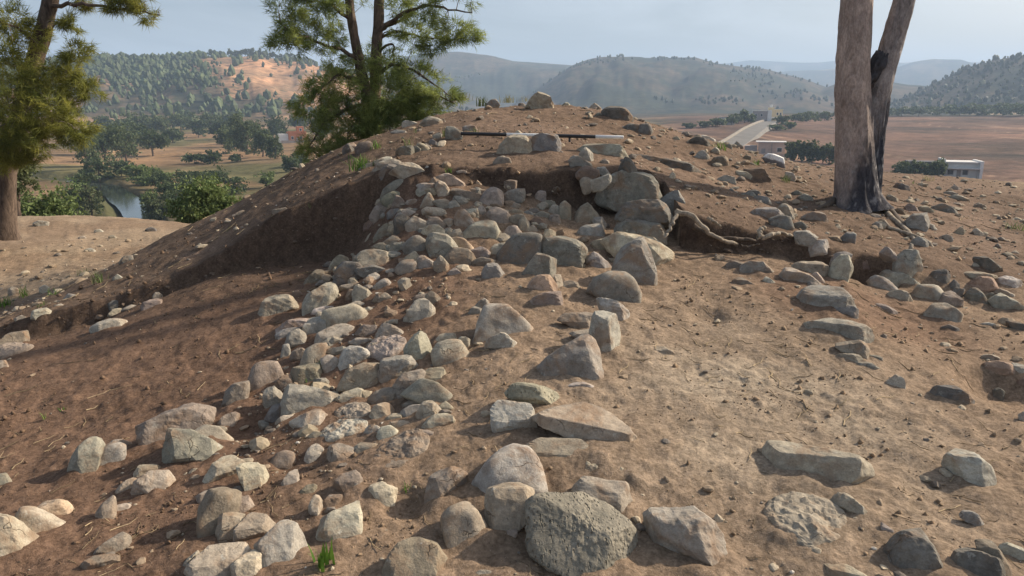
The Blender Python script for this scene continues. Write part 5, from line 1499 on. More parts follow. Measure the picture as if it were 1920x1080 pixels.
def burnt_tree():
    Y = 8.25
    b = at(1602, 378, Y); b[2] = float(height(np.array([b[0]]), np.array([b[1]]))[0]) - .08
    root = empty("burnt_tree", b.tolist(), "thick two-stemmed tree trunk, charred black at its foot, on the right", "tree")
    V, F, C = trunk_mesh([(1604, 392, Y), (1603, 340, Y), (1601, 250, Y), (1599, 180, Y), (1602, 90, Y), (1606, 0, Y), (1609, -160, Y), (1612, -420, Y)],
                         ([0, .05, .2, .5, 1], [.225, .21, .19, .158, .13]), b, 3, .8, .72, .05)
    obj("main_stem", mesh_from("main_stem", V, F, MAT_BURNT, True, C), root)
    V, F, C = trunk_mesh([(1622, 385, Y + .12), (1632, 300, Y + .12), (1640, 220, Y + .1), (1655, 150, Y + .05), (1676, 70, Y), (1695, 0, Y - .05), (1735, -160, Y - .1), (1790, -400, Y - .1)],
                         ([0, .1, .3, .5, 1], [.135, .125, .115, .106, .08]), b, 9, .4, .9, .085)
    C = C * np.array((.80, .90, 1.0))
    obj("side_stem", mesh_from("side_stem", V, F, MAT_BURNT, True, C), root)
    q = at(1645, 122, Y + .02) - b
    v, f = ICO[4]
    vv = v * np.array([.085, .10, .20]) * (1 + .22 * vnoise3(v * 2.5, 4) + .1 * vnoise3(v * 6, 5))[:, None]
    vv[:, 0] += .25 * vv[:, 2]
    obj("burl", mesh_from("burl", vv + q, f, MAT_BURNT, True, np.full((len(v), 3), .085) * np.array((1, 1, 1.1))), root)
    P = spline([at(1647, 95, Y) - b, at(1651, 78, Y - .05) - b, at(1657, 62, Y - .05) - b, at(1661, 56, Y) - b], 10)
    v, f = tube(P, np.linspace(.008, .004, 10), 6, .3)
    obj("dead_twig", mesh_from("dead_twig", v, f, MAT_TWIG), root)
    def rt(pts, r0, r1, mat):
        Q = []
        for px, py in pts: Q.append(ground_at(px, py))
        Q = spline(np.array(Q), 30) - b; Q[:, 2] += r1 * .6; Q[-5:, 2] -= np.linspace(0, 2.2 * r1, 5); Q[:4, 2] += np.linspace(.05, 0, 4)
        v, f = tube(Q, np.linspace(r0, r1, 30), 10, .16, 5)
        obj("surface_root", mesh_from("surface_root", v, f, mat), root)
    rt([(1640, 360), (1660, 385), (1685, 415), (1705, 438)], .055, .022, MAT_ROOTD)
    rt([(1645, 372), (1662, 400), (1690, 425), (1720, 452)], .045, .018, MAT_ROOT)
    rt([(1575, 372), (1562, 380), (1545, 388), (1530, 392)], .06, .014, MAT_ROOTD)
    rt([(1655, 425), (1690, 436), (1730, 450), (1750, 462)], .02, .016, MAT_ROOT)
burnt_tree()

# ---- exposed roots in the bank
def bank_root(pts, r0, r1, mat, label, n=40):
    P = spline(np.array([at(*p) for p in pts]), n)
    b = P[0].copy()
    P = P + .012 * np.stack([vnoise2(np.arange(n) * .35, np.full(n, k * 7.3), 3) for k in range(3)], -1)
    v, f = tube(P - b, np.linspace(r0, r1, n) * .7 * (1 + .18 * vnoise2(np.arange(n) * .22, np.zeros(n), 5)) * np.where(np.arange(n) > n - 4, .8, 1), 12, .10, 8)
    obj("exposed_root", mesh_from("exposed_root", v, f, mat), None, label, "root", "tree roots laid bare in the bank", loc=b.tolist())
bank_root([(1268, 399, 6.28), (1290, 402, 6.25), (1312, 418, 6.22), (1335, 440, 6.2), (1360, 452, 6.22), (1382, 458, 6.3)], .034, .02, MAT_ROOT, "long pale grey root arching along the bank from the big blocks")
bank_root([(1270, 398, 6.28), (1262, 415, 6.2), (1255, 432, 6.15), (1243, 446, 6.1)], .026, .016, MAT_ROOT, "short pale root hanging down beside the dark flat-topped block")
bank_root([(1328, 410, 6.32), (1340, 416, 6.28), (1349, 425, 6.27)], .022, .014, MAT_ROOT, "stubby pale root end poking from the bank above the long root")
bank_root([(1421, 447, 6.15), (1426, 432, 6.2), (1432, 427, 6.25)], .024, .028, MAT_ROOT, "thick broken root stub standing up at mid bank")
bank_root([(1428, 447, 6.18), (1445, 440, 6.2), (1465, 437, 6.25), (1484, 443, 6.35)], .030, .018, MAT_ROOT, "pale root curving right from the broken stub into the bank")
bank_root([(1300, 425, 6.33), (1340, 445, 6.3), (1380, 448, 6.3), (1415, 452, 6.32)], .035, .025, MAT_ROOTD, "dark thick root in the shade behind the pale arching one")
bank_root([(1390, 462, 6.2), (1405, 462, 6.2), (1422, 458, 6.2)], .014, .010, MAT_ROOTD, "thin dark rootlet at the foot of the broken stub")

# ---- range pole
def range_pole():
    m_b = plain("pole_black", (.018, .018, .02), .45, .2, 30, .5); m_w = plain("pole_white", (.72, .71, .68), .5, .08, 30, .4)
    A = at(864, 250.5, 8.05); B = at(1169, 257.5, 7.92)
    L = np.linalg.norm(B - A); d = (B - A) / L
    root = empty("range_pole", A.tolist(), "black and white striped range pole lying across the mound top", "range pole")
    cuts = [0, .285, .545, .83, 1.0]
    for k in range(4):
        a = A + d * L * cuts[k]; e = A + d * L * cuts[k + 1]
        v, f = tube(np.array([a, a + d * .004, e - d * .004, e]) - A, np.array([.017, .019, .019, .017]), 16)
        c0 = len(v); v = np.vstack([v, a - A, e - A])
        cap = [[c0, (j + 1) % 16, j, j] for j in range(16)] + [[c0 + 1, 48 + j, 48 + (j + 1) % 16, 48 + (j + 1) % 16] for j in range(16)]
        me = bpy.data.meshes.new("segment")
        me.from_pydata(v.tolist(), [], [list(q) for q in f] + [q[:3] for q in cap]); me.materials.append(m_b if k % 2 == 0 else m_w)
        for p in me.polygons: p.use_smooth = True
        obj("black_segment" if k % 2 == 0 else "white_segment", me, root)
    q = at(1068, 256, 7.97) - A; q2 = at(1068, 266, 7.95) - A
    v, f = tube(np.array([q, q2]), np.array([.012, .012]), 10)
    obj("clamp", mesh_from("clamp", v, f, m_b), root)
range_pole()

# ---- white-topped boulder near the skyline
def white_top():
    g = ground_at(1450, 311)
    P = np.array([(1434, 293), (1440, 288), (1450, 289), (1469, 296), (1470, 307), (1465, 313), (1450, 312), (1442, 302)], float)
    c = P.mean(0); Yc = g[1] + .08; ctr = CAM + pix_dir(*c) * Yc
    view = ctr - CAM; dist = np.linalg.norm(view); view /= dist
    right = np.array([view[1], -view[0], 0]); right /= np.linalg.norm(right); up = np.cross(right, view)
    dd = pix_dir(P[:, 0], P[:, 1]); dd = dd * (dist / (dd @ view))[:, None]
    ru = np.stack([dd @ right, dd @ up], -1)
    Z, F = stone_shape(ru, 'r', view, right, up, 991, 60)
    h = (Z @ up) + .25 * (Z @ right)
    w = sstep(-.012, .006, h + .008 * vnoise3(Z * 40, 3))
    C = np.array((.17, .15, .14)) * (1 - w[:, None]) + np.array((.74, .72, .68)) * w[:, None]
    obj("stone", mesh_from("stone", Z, F, MAT_RUBBLE, True, C), None, "boulder with a bright white top near the right skyline", "stone", "loose stones of the excavated walls", loc=ctr.tolist())
white_top()

# ---- grass tufts and small plants
def tuft(px, py, hpx, wpx, nb, label, mat=None, seed=0, broad=1.0, name="grass_tuft", cat="grass"):
    rng = np.random.default_rng(seed + int(px))
    g = ground_at(px, py); Y = g[1]; s = Y / FPX
    H = hpx * s; W = wpx * s
    V = []; F = []; C = []; o = 0
    for k in range(nb):
        b0 = np.array([rng.normal(0, W * .18), rng.normal(0, W * .18), -.01])
        an = rng.uniform(0, 6.28); lean = rng.uniform(.1, .9) * W * .6
        hh = H * rng.uniform(.55, 1.05); wd = broad * H * rng.uniform(.035, .06)
        d = np.array([math.cos(an), math.sin(an), 0]); sd = np.array([-d[1], d[0], 0])
        for t in np.linspace(0, 1, 5):
            p = b0 + d * lean * t ** 1.8 + np.array([0, 0, hh * (t - .22 * t ** 3 * (lean / (H + 1e-6)))])
            ww = wd * (1 - t ** 2.2) * .5 + .0005
            V += [p - sd * ww, p + sd * ww]
        for i in range(4): F.append([o + 2 * i, o + 2 * i + 1, o + 2 * i + 3, o + 2 * i + 2])
        C += [rng.uniform(.7, 1.25)] * 10; o += 10
    me = mesh_from(name, np.array(V), np.array(F), mat or MAT_GRASS, True, np.array(C)[:, None] * np.ones((1, 3)))
    obj(name, me, None, label, cat, "green tufts on the earth", loc=g.tolist())

tuft(607, 1068, 74, 64, 13, "bright green sprout with broad leaves at the bottom centre-left", broad=2.4, name="sprout", cat="plant")
tuft(762, 922, 32, 22, 9, "small green tuft right of the earth-capped tan stone", broad=1.5)
tuft(582, 716, 14, 42, 14, "low green herb between the olive block and the largest wall stone", broad=1.8)
tuft(603, 690, 26, 24, 7, "green leaves against the rounded olive wall stone", broad=1.8)
tuft(83, 782, 20, 18, 6, "tiny green sprout on the left trench floor, left of two", broad=1.8)
tuft(118, 768, 10, 16, 6, "tiny green sprout on the left trench floor, right of two", broad=1.8)
tuft(10, 574, 24, 40, 40, "bright grass tuft at the left edge")
tuft(46, 555, 24, 30, 26, "grass tuft just right of the one at the left edge")
tuft(78, 578, 16, 26, 18, "low grass tuft on the left slope below the other tufts")
tuft(100, 552, 16, 34, 20, "grass tuft beside pale stones on the left flat ground")
tuft(155, 515, 16, 30, 20, "thin grass tuft at the foot of the left slope", MAT_BUSH)
tuft(188, 528, 26, 36, 26, "taller dull green tuft on the lower left slope", MAT_BUSH)
tuft(430, 432, 14, 24, 16, "dull green tuft on the mound's left slope", MAT_BUSH)
tuft(580, 388, 12, 22, 14, "green tuft above the trench lip on the left slope", MAT_BUSH)
tuft(678, 318, 34, 46, 60, "brightest thick grass clump by the wall's upper left end")
tuft(704, 280, 22, 24, 26, "grass clump against the rounded brown stone under the pine")
tuft(768, 275, 26, 30, 18, "sparse grass with a dry stalk behind the wall's corner", MAT_BUSH)
tuft(845, 322, 14, 22, 24, "little green tuft at the top of the stone pile")
tuft(834, 255, 22, 18, 22, "dark green tuft near the pole's left end", MAT_BUSH)
tuft(892, 250, 16, 36, 20, "thin olive grass behind the pole", MAT_BUSH)
tuft(779, 250, 14, 12, 10, "small tuft among stones right of the pine's foot", MAT_BUSH)
tuft(904, 199, 22, 24, 26, "spiky blue-green leaves on the left skyline", MAT_EUCA, broad=1.6, name="spiky_plant", cat="plant")
tuft(951, 192, 18, 40, 40, "pale shrubby tuft on the skyline behind the spiky plant", MAT_DRYGRASS)
tuft(870, 188, 20, 36, 40, "pale flowering tuft on the skyline right of the pine", MAT_DRYGRASS)
tuft(985, 190, 14, 28, 26, "pale tuft just left of the blunt skyline boulder", MAT_DRYGRASS)
tuft(1352, 281, 20, 32, 40, "green tuft on the right skyline in front of the road")
tuft(1418, 311, 16, 18, 22, "green tuft left of the white-topped boulder")
tuft(1473, 341, 18, 22, 26, "dark green tuft right of the red-brown slab", MAT_BUSH)
tuft(1738, 338, 14, 26, 26, "pale tuft on the right skyline right of the burnt tree", MAT_DRYGRASS)
tuft(1712, 345, 8, 16, 12, "small green tuft right of the burnt tree's foot")
tuft(1905, 430, 22, 50, 26, "dull green patch of grass at the right edge of the slope", MAT_BUSH)
# ------------------------------------------------------------------ valley: trees, bushes, river, road, houses
def hz(x, y): return float(height(np.array([x]), np.array([y]))[0])
def spot(px, r):
    q = px
    for _ in range(3):
        a = float(az_of(q)); x, y = r * math.sin(a), r * math.cos(a); z = hz(x, y)
        seen = 960 + FPX * x / (y * math.cos(PITCH) - (z - CAM[2]) * math.sin(PITCH))
        q += px - seen
    return np.array([x, y, z])

def leafy(name, px, r, hpx, wpx, mat, label, group, seed, n=700, trunk=.22, flat=1.0, cat="tree", low=False):
    """A broad-leaved tree or bush r metres away; hpx, wpx its size in photo pixels."""
    rng = np.random.default_rng(seed)
    b = spot(px, r); s = r / FPX; H = hpx * s; W = wpx * s
    root = empty(name, b.tolist(), label, cat, group)
    t = 0 if low else trunk
    cz = H * (t + (1 - t) * .5); rz = H * (1 - t) * .5
    m = int(rng.integers(7, 11))
    C = []; Rr = []
    for k in range(m):
        a = rng.uniform(0, 6.28); q = rng.uniform(.15, .62)
        C.append(np.array([math.cos(a) * W * .5 * q, math.sin(a) * W * .5 * q, cz + rng.uniform(-.6, .6) * rz]))
        u = rng.uniform(.30, .52); Rr.append(np.array([W * .5 * u, W * .5 * u, rz * u * flat]) * 1.15)
    C.append(np.array([0, 0, cz])); Rr.append(np.array([W * .27, W * .27, rz * .6]))
    P = clump_points(rng, C, Rr, [n // (m + 1)] * (m + 1))
    if low: P[:, 2] = np.abs(P[:, 2])
    P[:, 2] = np.maximum(P[:, 2], .02 * H)
    v, f, c = leaves(P, rng, max(.030 * math.sqrt(W * H), 2.3 * s), .55)
    obj("crown", mesh_from("crown", v, f, mat, False, c), root)
    tr = max(.03 * H, .6 * s)
    st = []
    pts = spline([[0, 0, -.3], [rng.normal(0, .02) * H, rng.normal(0, .02) * H, t * H + .1 * H], [rng.normal(0, .05) * W, rng.normal(0, .05) * W, cz + rz * .4]], 10)
    v, f = tube(pts, np.linspace(tr, tr * .3, 10), 8, .2, seed)
    obj("trunk", mesh_from("trunk", v, f, MAT_BARK), root)
    for k in range(4):
        c0 = pts[4 + k % 3]; e = C[k]
        st.append(tube(spline([c0, .5 * (c0 + e) + [0, 0, .05 * H], e], 6), np.linspace(tr * .45, tr * .15, 6), 5))
    v, f = join(st); obj("limbs", mesh_from("limbs", v, f, MAT_BARK), root)
    return root

TEENS = "twenty-first twenty-second twenty-third twenty-fourth twenty-fifth twenty-sixth twenty-seventh twenty-eighth twenty-ninth thirtieth".split()
ORD = "first second third fourth fifth sixth seventh eighth ninth tenth eleventh twelfth thirteenth fourteenth fifteenth sixteenth seventeenth eighteenth nineteenth twentieth".split() + TEENS
def far_r(px, py):
    g, ok = raycast(px, py, 70.0, 1200.0); return float(np.hypot(g[0, 0], g[0, 1]))
def row(name, items, what, group, seed, n, trunk, cat="tree", low=False):
    """items: (photo x, photo y of the foot, height px, width px, material); labelled in order from the left."""
    for i, (px, py, h, w, mt) in enumerate(sorted(items, key=lambda q: q[0])):
        leafy(name, px, far_r(px, py), h, w, mt, what % ("leftmost" if i == 0 else ORD[i] + " from the left"), group, seed + i, n, trunk, low=low, cat=cat)

# near greenery below the flat ground
leafy("round_bush", 386, 24, 92, 150, MAT_BUSH, "round bright green bush at the edge of the flat ground", None, 1, 9000, low=True, cat="bush")
leafy("leafy_tree", 105, 30, 130, 120, MAT_BUSH, "leafy tree below the left pine, right of its trunk", None, 2, 3600, .1)
leafy("leafy_tree", 48, 26, 170, 80, MAT_OLIVE, "dark-trunked tree just behind the left pine", None, 3, 2600, .5)
leafy("leafy_tree", 150, 38, 110, 66, MAT_BUSH, "smaller leafy tree beside the river's near bank", None, 4, 2000, .1)
leafy("leafy_tree", 20, 40, 140, 90, MAT_OLIVE, "tree half hidden behind the left pine's trunk", None, 5, 1800, .1)
O_, E_, D_, B_ = MAT_OLIVE, MAT_EUCA, MAT_DARKLEAF, MAT_BUSH
row("bank_bush", [(300, 412, 42, 64, O_), (282, 395, 36, 34, B_), (172, 405, 56, 46, O_), (140, 405, 60, 50, B_), (335, 402, 50, 60, D_)], "bush beside the river, %s of those nearest the flat ground", "riverbank bushes", 20, 1500, 0, "bush", True)
row("bank_bush", [(318, 382, 44, 56, D_), (352, 370, 44, 60, D_), (395, 362, 40, 70, D_), (440, 364, 30, 56, D_), (160, 372, 44, 50, E_), (300, 356, 30, 60, D_)], "bush in the middle belt along the river, %s", "riverbank bushes", 30, 1200, 0, "bush", True)
row("bank_bush", [(188, 340, 40, 56, D_), (262, 336, 24, 60, B_), (228, 332, 30, 56, E_), (272, 348, 22, 50, B_), (350, 346, 26, 60, D_), (302, 336, 20, 50, B_), (400, 338, 16, 50, D_), (165, 345, 36, 40, E_)], "bush in the far belt beyond the river bend, %s", "riverbank bushes", 40, 1100, 0, "bush", True)
row("valley_tree", [(287, 293, 56, 62, D_), (200, 312, 70, 74, E_), (238, 302, 60, 64, E_), (165, 318, 70, 70, E_), (428, 288, 58, 46, E_), (462, 290, 76, 50, E_), (492, 294, 56, 44, E_), (516, 298, 46, 40, E_), (545, 322, 30, 36, E_), (569, 310, 26, 34, E_)], "valley tree in the front row beyond the river, %s", "valley trees", 60, 2200, .05)
row("valley_tree", [(255, 280, 45, 60, D_), (185, 290, 50, 60, E_), (445, 275, 60, 44, E_), (605, 262, 40, 44, E_), (412, 262, 34, 44, D_), (480, 268, 44, 50, D_), (520, 263, 46, 56, D_), (325, 268, 26, 44, E_)], "valley tree in the middle row beyond the river, %s", "valley trees", 80, 1800, .04)
row("valley_tree", [(230, 255, 34, 50, E_), (265, 252, 34, 46, E_), (302, 254, 38, 50, E_), (340, 250, 36, 52, E_), (372, 258, 30, 44, D_), (395, 250, 34, 46, E_), (350, 243, 30, 46, E_), (425, 245, 30, 44, E_), (280, 246, 26, 46, E_), (562, 247, 34, 50, E_), (600, 242, 34, 50, E_), (205, 250, 30, 46, E_)], "valley tree at the foot of the wooded hill, %s", "valley trees", 100, 1300, .03)
row("field_bush", [(365, 307, 20, 50, D_), (402, 307, 26, 36, D_), (440, 304, 16, 30, D_), (500, 352, 30, 44, B_), (385, 306, 18, 30, D_)], "low bush in the brown fields beyond the river, %s", "field bushes", 120, 700, 0, "bush", True)
row("roadside_tree", [(1320, 239, 12, 30, E_), (1345, 237, 14, 34, E_), (1372, 234, 16, 36, E_), (1396, 231, 26, 26, E_), (1385, 232, 20, 26, E_), (1408, 230, 18, 22, E_), (1292, 241, 9, 30, E_)], "dark tree in the row left of the road, %s", "trees by the road", 130, 700, .05)
row("hedge_tree", [(1468, 233, 14, 40, E_), (1492, 230, 16, 40, E_), (1518, 228, 16, 40, E_), (1546, 226, 16, 44, E_), (1480, 241, 12, 30, E_), (1456, 244, 10, 36, E_)], "small tree in the hedge right of the road, %s", "hedges along the field", 150, 600, .03)
row("hedge_tree", [(1662, 219, 14, 50, E_), (1690, 218, 16, 50, E_), (1722, 218, 16, 54, E_), (1760, 217, 18, 54, E_), (1800, 217, 18, 54, E_), (1840, 217, 18, 54, E_), (1880, 217, 20, 60, E_), (1915, 217, 20, 60, E_)], "small tree in the hedge above the ploughed field, %s", "hedges along the field", 160, 600, .03)
row("grove_tree", [(1485, 300, 34, 30, E_), (1503, 302, 36, 28, E_), (1522, 304, 36, 30, E_), (1542, 306, 34, 28, E_), (1560, 308, 32, 28, E_)], "dark tree in the grove left of the burnt trunk, %s", "grove below the field", 170, 1500, .02)
row("hedge_shrub", [(1700, 332, 28, 40, E_), (1722, 333, 28, 36, E_), (1685, 328, 18, 30, E_), (1745, 334, 32, 34, E_), (1762, 335, 34, 28, E_)], "dark shrub in the hedge by the white house, %s", "hedge by the white house", 180, 900, 0, "bush", True)
# skyline trees of the wooded hill
for i in range(34):
    rng = np.random.default_rng(500 + i)
    px = 395 + i * 6.6 + rng.uniform(-1.5, 1.5) if i < 30 else [1236, 1225, 1245, 1250][i - 30]
    r = 930 if i < 30 else 1640
    h = rng.uniform(8, 15) if i < 30 else [5, 3, 3, 2][i - 30]
    if i < 30: leafy("ridge_tree", px, r, h, h * rng.uniform(.55, .9), MAT_EUCA, "slim tree on the wooded hill's skyline, %s from the left" % ORD[i], "trees on the wooded ridge", 510 + i, 220, .18)
    else: leafy("ridge_tree", px, r, h, h * 2.2, MAT_DARKLEAF, "tiny tree on the flat top of the central hill, %s" % ["the tallest", "leftmost", "just right of the tallest", "rightmost"][i - 30], "trees on the central hill", 510 + i, 200, .1)

def hill_wood():
    rng = np.random.default_rng(900)
    n = 22000
    px = rng.uniform(-250, 760, n); r = rng.uniform(560, 985, n)
    a = az_of(px); x = r * np.sin(a); y = r * np.cos(a)
    m3 = fbm2(x / 90, y / 90, 4, 60)
    bare = sstep(330, 420, px + 120 * fbm2(x / 160, y / 160, 5, 52)) * sstep(575, 670, r) * sstep(1000, 950, r)
    dens = (.13 + .87 * sstep(690, 800, r + 80 * m3)) * (1 - .93 * bare) * (1 - .55 * sstep(600, 700, px)) + .12 * sstep(.1, .3, m3)
    k = rng.random(n) < dens * (.25 + .75 * sstep(-.25, .2, fbm2(x / 35, y / 35, 3, 63))) * .75
    px, r, x, y = px[k], r[k], x[k], y[k]
    px2 = rng.uniform(1640, 2150, 1100); r2 = rng.uniform(760, 1070, 1100); a2 = az_of(px2)
    px3 = rng.uniform(800, 1560, 1300); r3 = rng.uniform(900, 1640, 1300); a3 = az_of(px3)
    x3 = r3 * np.sin(a3); y3 = r3 * np.cos(a3); k3 = fbm2(x3 / 120, y3 / 120, 3, 66) > .25
    X = np.concatenate([x, r2 * np.sin(a2), x3[k3]]); Y = np.concatenate([y, r2 * np.cos(a2), y3[k3]])
    S = np.concatenate([np.clip(rng.lognormal(.68, .38, len(x)), .9, 4.2), np.clip(rng.lognormal(.3, .45, len(px2)), .6, 3.0), rng.uniform(1.4, 3.0, int(k3.sum()))])
    Z = height(X, Y)
    v0, f0 = ICO[1]
    m = len(X)
    sc = np.stack([S * rng.uniform(.7, 1.0, m), S * rng.uniform(.7, 1.0, m), S * rng.uniform(.9, 1.45, m)], -1)
    V = v0[None] * sc[:, None] * (1 + .17 * rng.normal(size=(m, len(v0), 1))) + np.stack([X, Y, Z + S * .9], -1)[:, None]
    F = f0[None] + (np.arange(m) * len(v0))[:, None, None]
    tn = rng.uniform(.6, 1.4, (m, 1, 1)); tn[len(x):] *= .6
    C = tn * np.ones((1, len(v0), 3))
    me = mesh_from("hillside_wood", V.reshape(-1, 3), F.reshape(-1, 3), MAT_EUCA, False, C.reshape(-1, 3))
    obj("hillside_wood", me, label="distant woods and scrub covering the hillsides", kind="stuff")
hill_wood()

def river():
    P = spline(np.array([(x, y, RIV_Z) for x, y in RIVER]), 60)
    t = np.gradient(P, axis=0); nrm = np.stack([-t[:, 1], t[:, 0], 0 * t[:, 0]], -1); nrm /= np.linalg.norm(nrm, axis=1)[:, None]
    W = 2.0 + .5 * vnoise2(np.arange(60) * .3, np.zeros(60), 4)
    V = np.concatenate([P - nrm * W[:, None], P + nrm * W[:, None]]); F = [[i, i + 1, 61 + i, 60 + i] for i in range(59)]
    m, nt, b = new_mat("river_water")
    b.inputs["Base Color"].default_value = (.035, .045, .04, 1); b.inputs["Roughness"].default_value = .06; b.inputs["Specular IOR Level"].default_value = .6
    tc = nd(nt, "ShaderNodeTexCoord").outputs["Object"]
    bump(nt, b, noise(nt, tc, 2.5, 3), .15, .03)
    obj("river", mesh_from("river", V, F, m, False), kind="structure")
river()

def road():
    ctl = [(1352, 282, 205), (1372, 272, 228), (1395, 256, 262), (1418, 240, 312), (1442, 228.5, 385), (1462, 225.5, 440), (1500, 224, 520)]
    Q = np.array([at(px, py, r * math.cos(float(az_of(px)))) for px, py, r in ctl]); Q = spline(Q, 70)
    for i in range(len(Q)): Q[i, 2] = max(Q[i, 2], hz(Q[i, 0], Q[i, 1]) + .12)
    t = np.gradient(Q, axis=0); nrm = np.stack([t[:, 1], -t[:, 0], 0 * t[:, 0]], -1); nrm /= np.linalg.norm(nrm, axis=1)[:, None]
    W = 3.5
    A = Q - nrm * W; B = Q + nrm * W; dn = np.array([0, 0, -3.0])
    V = np.concatenate([A + dn - nrm * 2, A, B, B + dn + nrm * 2]); n = len(Q)
    F = []
    for s in range(3):
        for i in range(n - 1): F.append([s * n + i, s * n + i + 1, (s + 1) * n + i + 1, (s + 1) * n + i])
    obj("road", mesh_from("road", V, np.array(F)[:, ::-1], plain("road_surface", (.165, .155, .14), .9, .2, .3), False), kind="structure")
    # low parapet along its left side
    L0 = A + nrm * .1; L1 = A - nrm * .4; up = np.array([0, 0, .8])
    V = np.concatenate([L0 - up, L0 + up, L1 + up, L1 - up]); F = []
    for s in range(3):
        for i in range(n - 1): F.append([s * n + i, s * n + i + 1, (s + 1) * n + i + 1, (s + 1) * n + i])
    obj("parapet", mesh_from("parapet", V - Q[0], F, plain("parapet_render", (.28, .25, .21), .9, .15, .5), False), None, "low pale parapet along the left side of the road", "wall", loc=Q[0].tolist())
road()

def box(x0, x1, y0, y1, z0, z1):
    V = np.array([[x, y, z] for z in (z0, z1) for y in (y0, y1) for x in (x0, x1)], float)
    F = np.array([[0, 2, 3, 1], [4, 5, 7, 6], [0, 1, 5, 4], [2, 6, 7, 3], [0, 4, 6, 2], [1, 3, 7, 5]])
    return V, F

M_WHITE = plain("white_render", (.74, .72, .68), .85, .07, 1.5); M_CREAM = plain("cream_render", (.70, .58, .36), .85, .08, 1.5); M_ORANGE = plain("orange_render", (.58, .22, .11), .85, .1, 1.5)
M_BRICK = plain("grey_block", (.36, .31, .28), .9, .15, 1.5); M_GLASS = plain("window_glass", (.05, .06, .07), .2, .2, 1, .5); M_PINKW = plain("pink_render", (.56, .42, .34), .85, .1, 1.5); M_TIN = plain("pale_roof", (.62, .60, .57), .7, .1, 1.5); M_SHADE = plain("awning_cloth", (.10, .10, .11), .9, .2, 2)

def house(name, px, r, rot, label, parts, windows=(), doors=(), group=None):
    """parts: (name, x0,x1,y0,y1,z0,z1,material) in metres about the house's foot; windows/doors lie in the front (-y) wall: (x0,x1,z0,z1,y)."""
    b = spot(px, r); b[2] -= .4
    root = empty(name, b.tolist(), label, "house", group); root.rotation_euler = (0, 0, R(rot) - float(az_of(px)))
    root.scale = (1.12,) * 3
    for nm, x0, x1, y0, y1, z0, z1, mt in parts:
        v, f = box(x0, x1, y0, y1, z0, z1); obj(nm, mesh_from(nm, v, f, mt, False), root)
    for nm, L in (("window", windows), ("door", doors)):
        for x0, x1, z0, z1, y in L:
            v, f = box(x0, x1, y - .06, y + .1, z0, z1); w = obj(nm, mesh_from(nm, v, f, M_TIN if nm == "window" else M_BRICK, False), root)
            if nm == "window":
                v, f = box(x0 + .12, x1 - .12, y - .09, y - .02, z0 + .12, z1 - .12); obj("pane", mesh_from("pane", v, f, M_GLASS, False), w)

house("white_house", 1800, 190, 12, "small flat-roofed white house below the ploughed field on the right",
      [("wall", -3.2, 3.0, 0, 5, -1, 3.3, M_WHITE), ("roof", -3.35, 3.15, -.6, 5.15, 3.3, 3.52, M_TIN), ("parapet", -3.3, -2.9, -.3, 5, 3.52, 4.0, M_WHITE), ("side_wall", 2.9, 3.4, -1.4, 5, -1, 3.75, M_WHITE), ("porch_slab", -3.2, 2.9, -1.5, -.002, 2.2, 2.36, M_TIN), ("awning", -9.5, -3.5, 0, 4, 2.6, 3.4, M_SHADE), ("awning_post", -4.4, -3.6, -.1, .1, -1, 2.6, M_SHADE)],
      [(-2.4, -1.2, .9, 2.0, 0), (.2, 1.3, .9, 2.0, 0)], [(-.7, .0, -.5, 1.9, 0)])
house("pink_house", 1447, 206, 0, "low pink-walled house with a pale roof just behind the right skyline",
      [("wall", -3.2, 3.0, 0, 5, -1, 3.4, M_PINKW), ("roof", -3.8, 3.0, -.3, 5.2, 3.4, 3.6, M_TIN), ("partition", -.25, -.05, -.25, -.01, 0, 3.4, M_BRICK), ("yard_wall", -3.2, 3.2, -1.8, -1.5, -1, 1.0, M_PINKW), ("gate_pillar", 3.3, 4.4, -1.6, -.8, -1, 2.2, M_CREAM), ("shed", -6.2, -3.4, .5, 4, -1, 2.6, M_BRICK)],
      [(1.0, 2.2, 1.2, 2.3, 0)], [(-2.4, -1.5, 0, 2.0, 0)])
house("cream_house", 1452, 410, 0, "tall cream house beside the road's far end",
      [("wall", -3.0, 3.3, 0, 6, -1, 5.4, M_CREAM), ("roof_parapet", -3.1, 3.4, -.1, 6.1, 5.4, 5.8, M_CREAM), ("tower", -3.2, -.5, -.5, 3, -1, 6.6, M_CREAM), ("tank", -2.5, -1.3, .3, 1.5, 6.6, 7.9, M_WHITE)],
      [(.6, 1.5, 3.2, 4.4, 0), (2.0, 2.8, 3.2, 4.4, 0), (.6, 1.5, .8, 2.2, 0)], [(2.0, 2.8, -.5, 2.0, 0)])
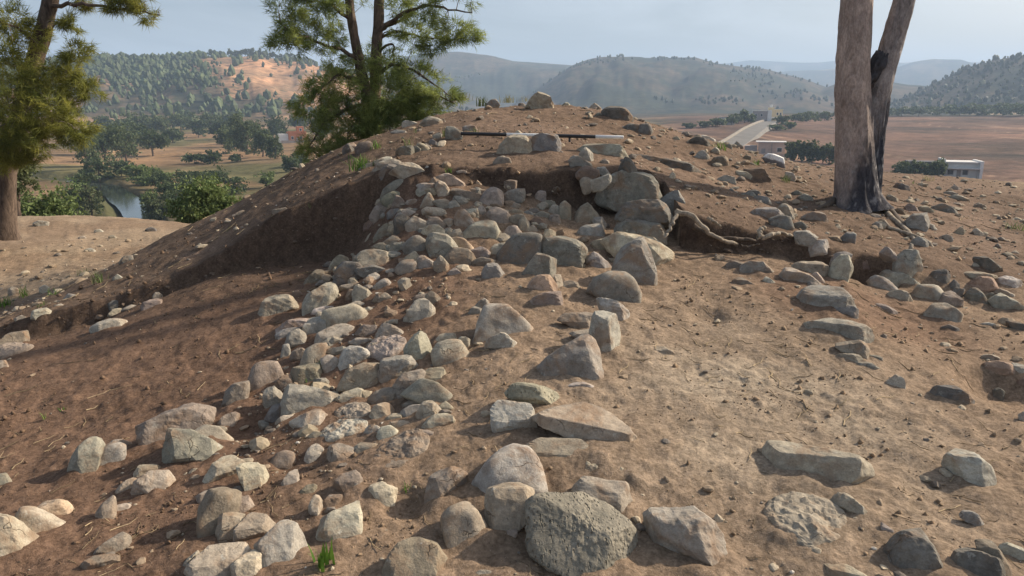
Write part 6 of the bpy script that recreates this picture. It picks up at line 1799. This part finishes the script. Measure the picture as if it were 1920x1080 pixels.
house("white_building", 1424, 400, 0, "white and grey building left of the tall cream house by the road",
      [("wall", -3.2, 3.2, 0, 7, -1, 5.0, M_BRICK), ("roof", -3.3, 3.3, -.1, 7.1, 5.0, 5.2, M_TIN), ("white_end_wall", 3.25, 5.0, -.3, 5, -1, 5.4, M_WHITE), ("annex", -7.0, -3.3, 1, 6, -1, 3.6, M_BRICK), ("canopy", 5.05, 8.5, 0, 3, 2.0, 2.25, M_WHITE)],
      [(-2.2, -1.2, 2.6, 3.8, 0), (.2, 1.2, 2.6, 3.8, 0)], [(1.8, 2.6, -.5, 1.8, 0)])
house("pale_cottage", 1362, 365, 0, "small pale bluish house left of the road among dark trees",
      [("wall", -3.2, 3.2, 0, 5, -1, 3.4, M_WHITE), ("roof", -3.4, 3.4, -.2, 5.2, 3.4, 3.7, M_PINKW)], [(-2, -1, 1.2, 2.4, 0), (.8, 1.8, 1.2, 2.4, 0)], [(-.4, .4, -.4, 2, 0)])
house("orange_house", 558, 318, 8, "orange-walled house among trees beyond the river",
      [("wall", -3.0, 3.2, 0, 6, -1, 4.0, M_ORANGE), ("upper_room", .2, 2.6, .6, 4, 4.0, 6.0, M_ORANGE), ("roof_parapet", -3.1, 3.3, -.1, .12, 4.0, 4.4, M_ORANGE), ("white_shed", -6.4, -3.1, .5, 4, -1, 3.4, M_WHITE), ("garden_wall", -6, 5.5, -2.4, -2.1, -1, 1.2, M_BRICK), ("side_wall", 3.25, 5.2, .5, 5, -1, 3.6, M_CREAM)],
      [(-2.2, -1.2, 1.4, 2.6, 0), (.8, 1.8, 1.4, 2.6, 0), (1.0, 1.9, 4.4, 5.4, .6)], [(-.5, .4, -.4, 2.0, 0)])
# ------------------------------------------------------------------ haze
def build_haze():
    bm = bmesh.new(); bmesh.ops.create_cube(bm, size=1.0)
    me = bpy.data.meshes.new("haze"); bm.to_mesh(me); bm.free()
    m = bpy.data.materials.new("haze"); m.use_nodes = True
    nt = m.node_tree; nt.nodes.clear()
    out = nt.nodes.new("ShaderNodeOutputMaterial"); v = nt.nodes.new("ShaderNodeVolumePrincipled")
    v.inputs["Color"].default_value = (.55, .74, 1.0, 1); v.inputs["Density"].default_value = .00032
    v.inputs["Anisotropy"].default_value = .1
    nt.links.new(v.outputs[0], out.inputs["Volume"])
    me.materials.append(m)
    o = obj("haze", me, kind="stuff")
    o.location = (0, 0, 160); o.scale = (11000, 11000, 380)
build_haze()
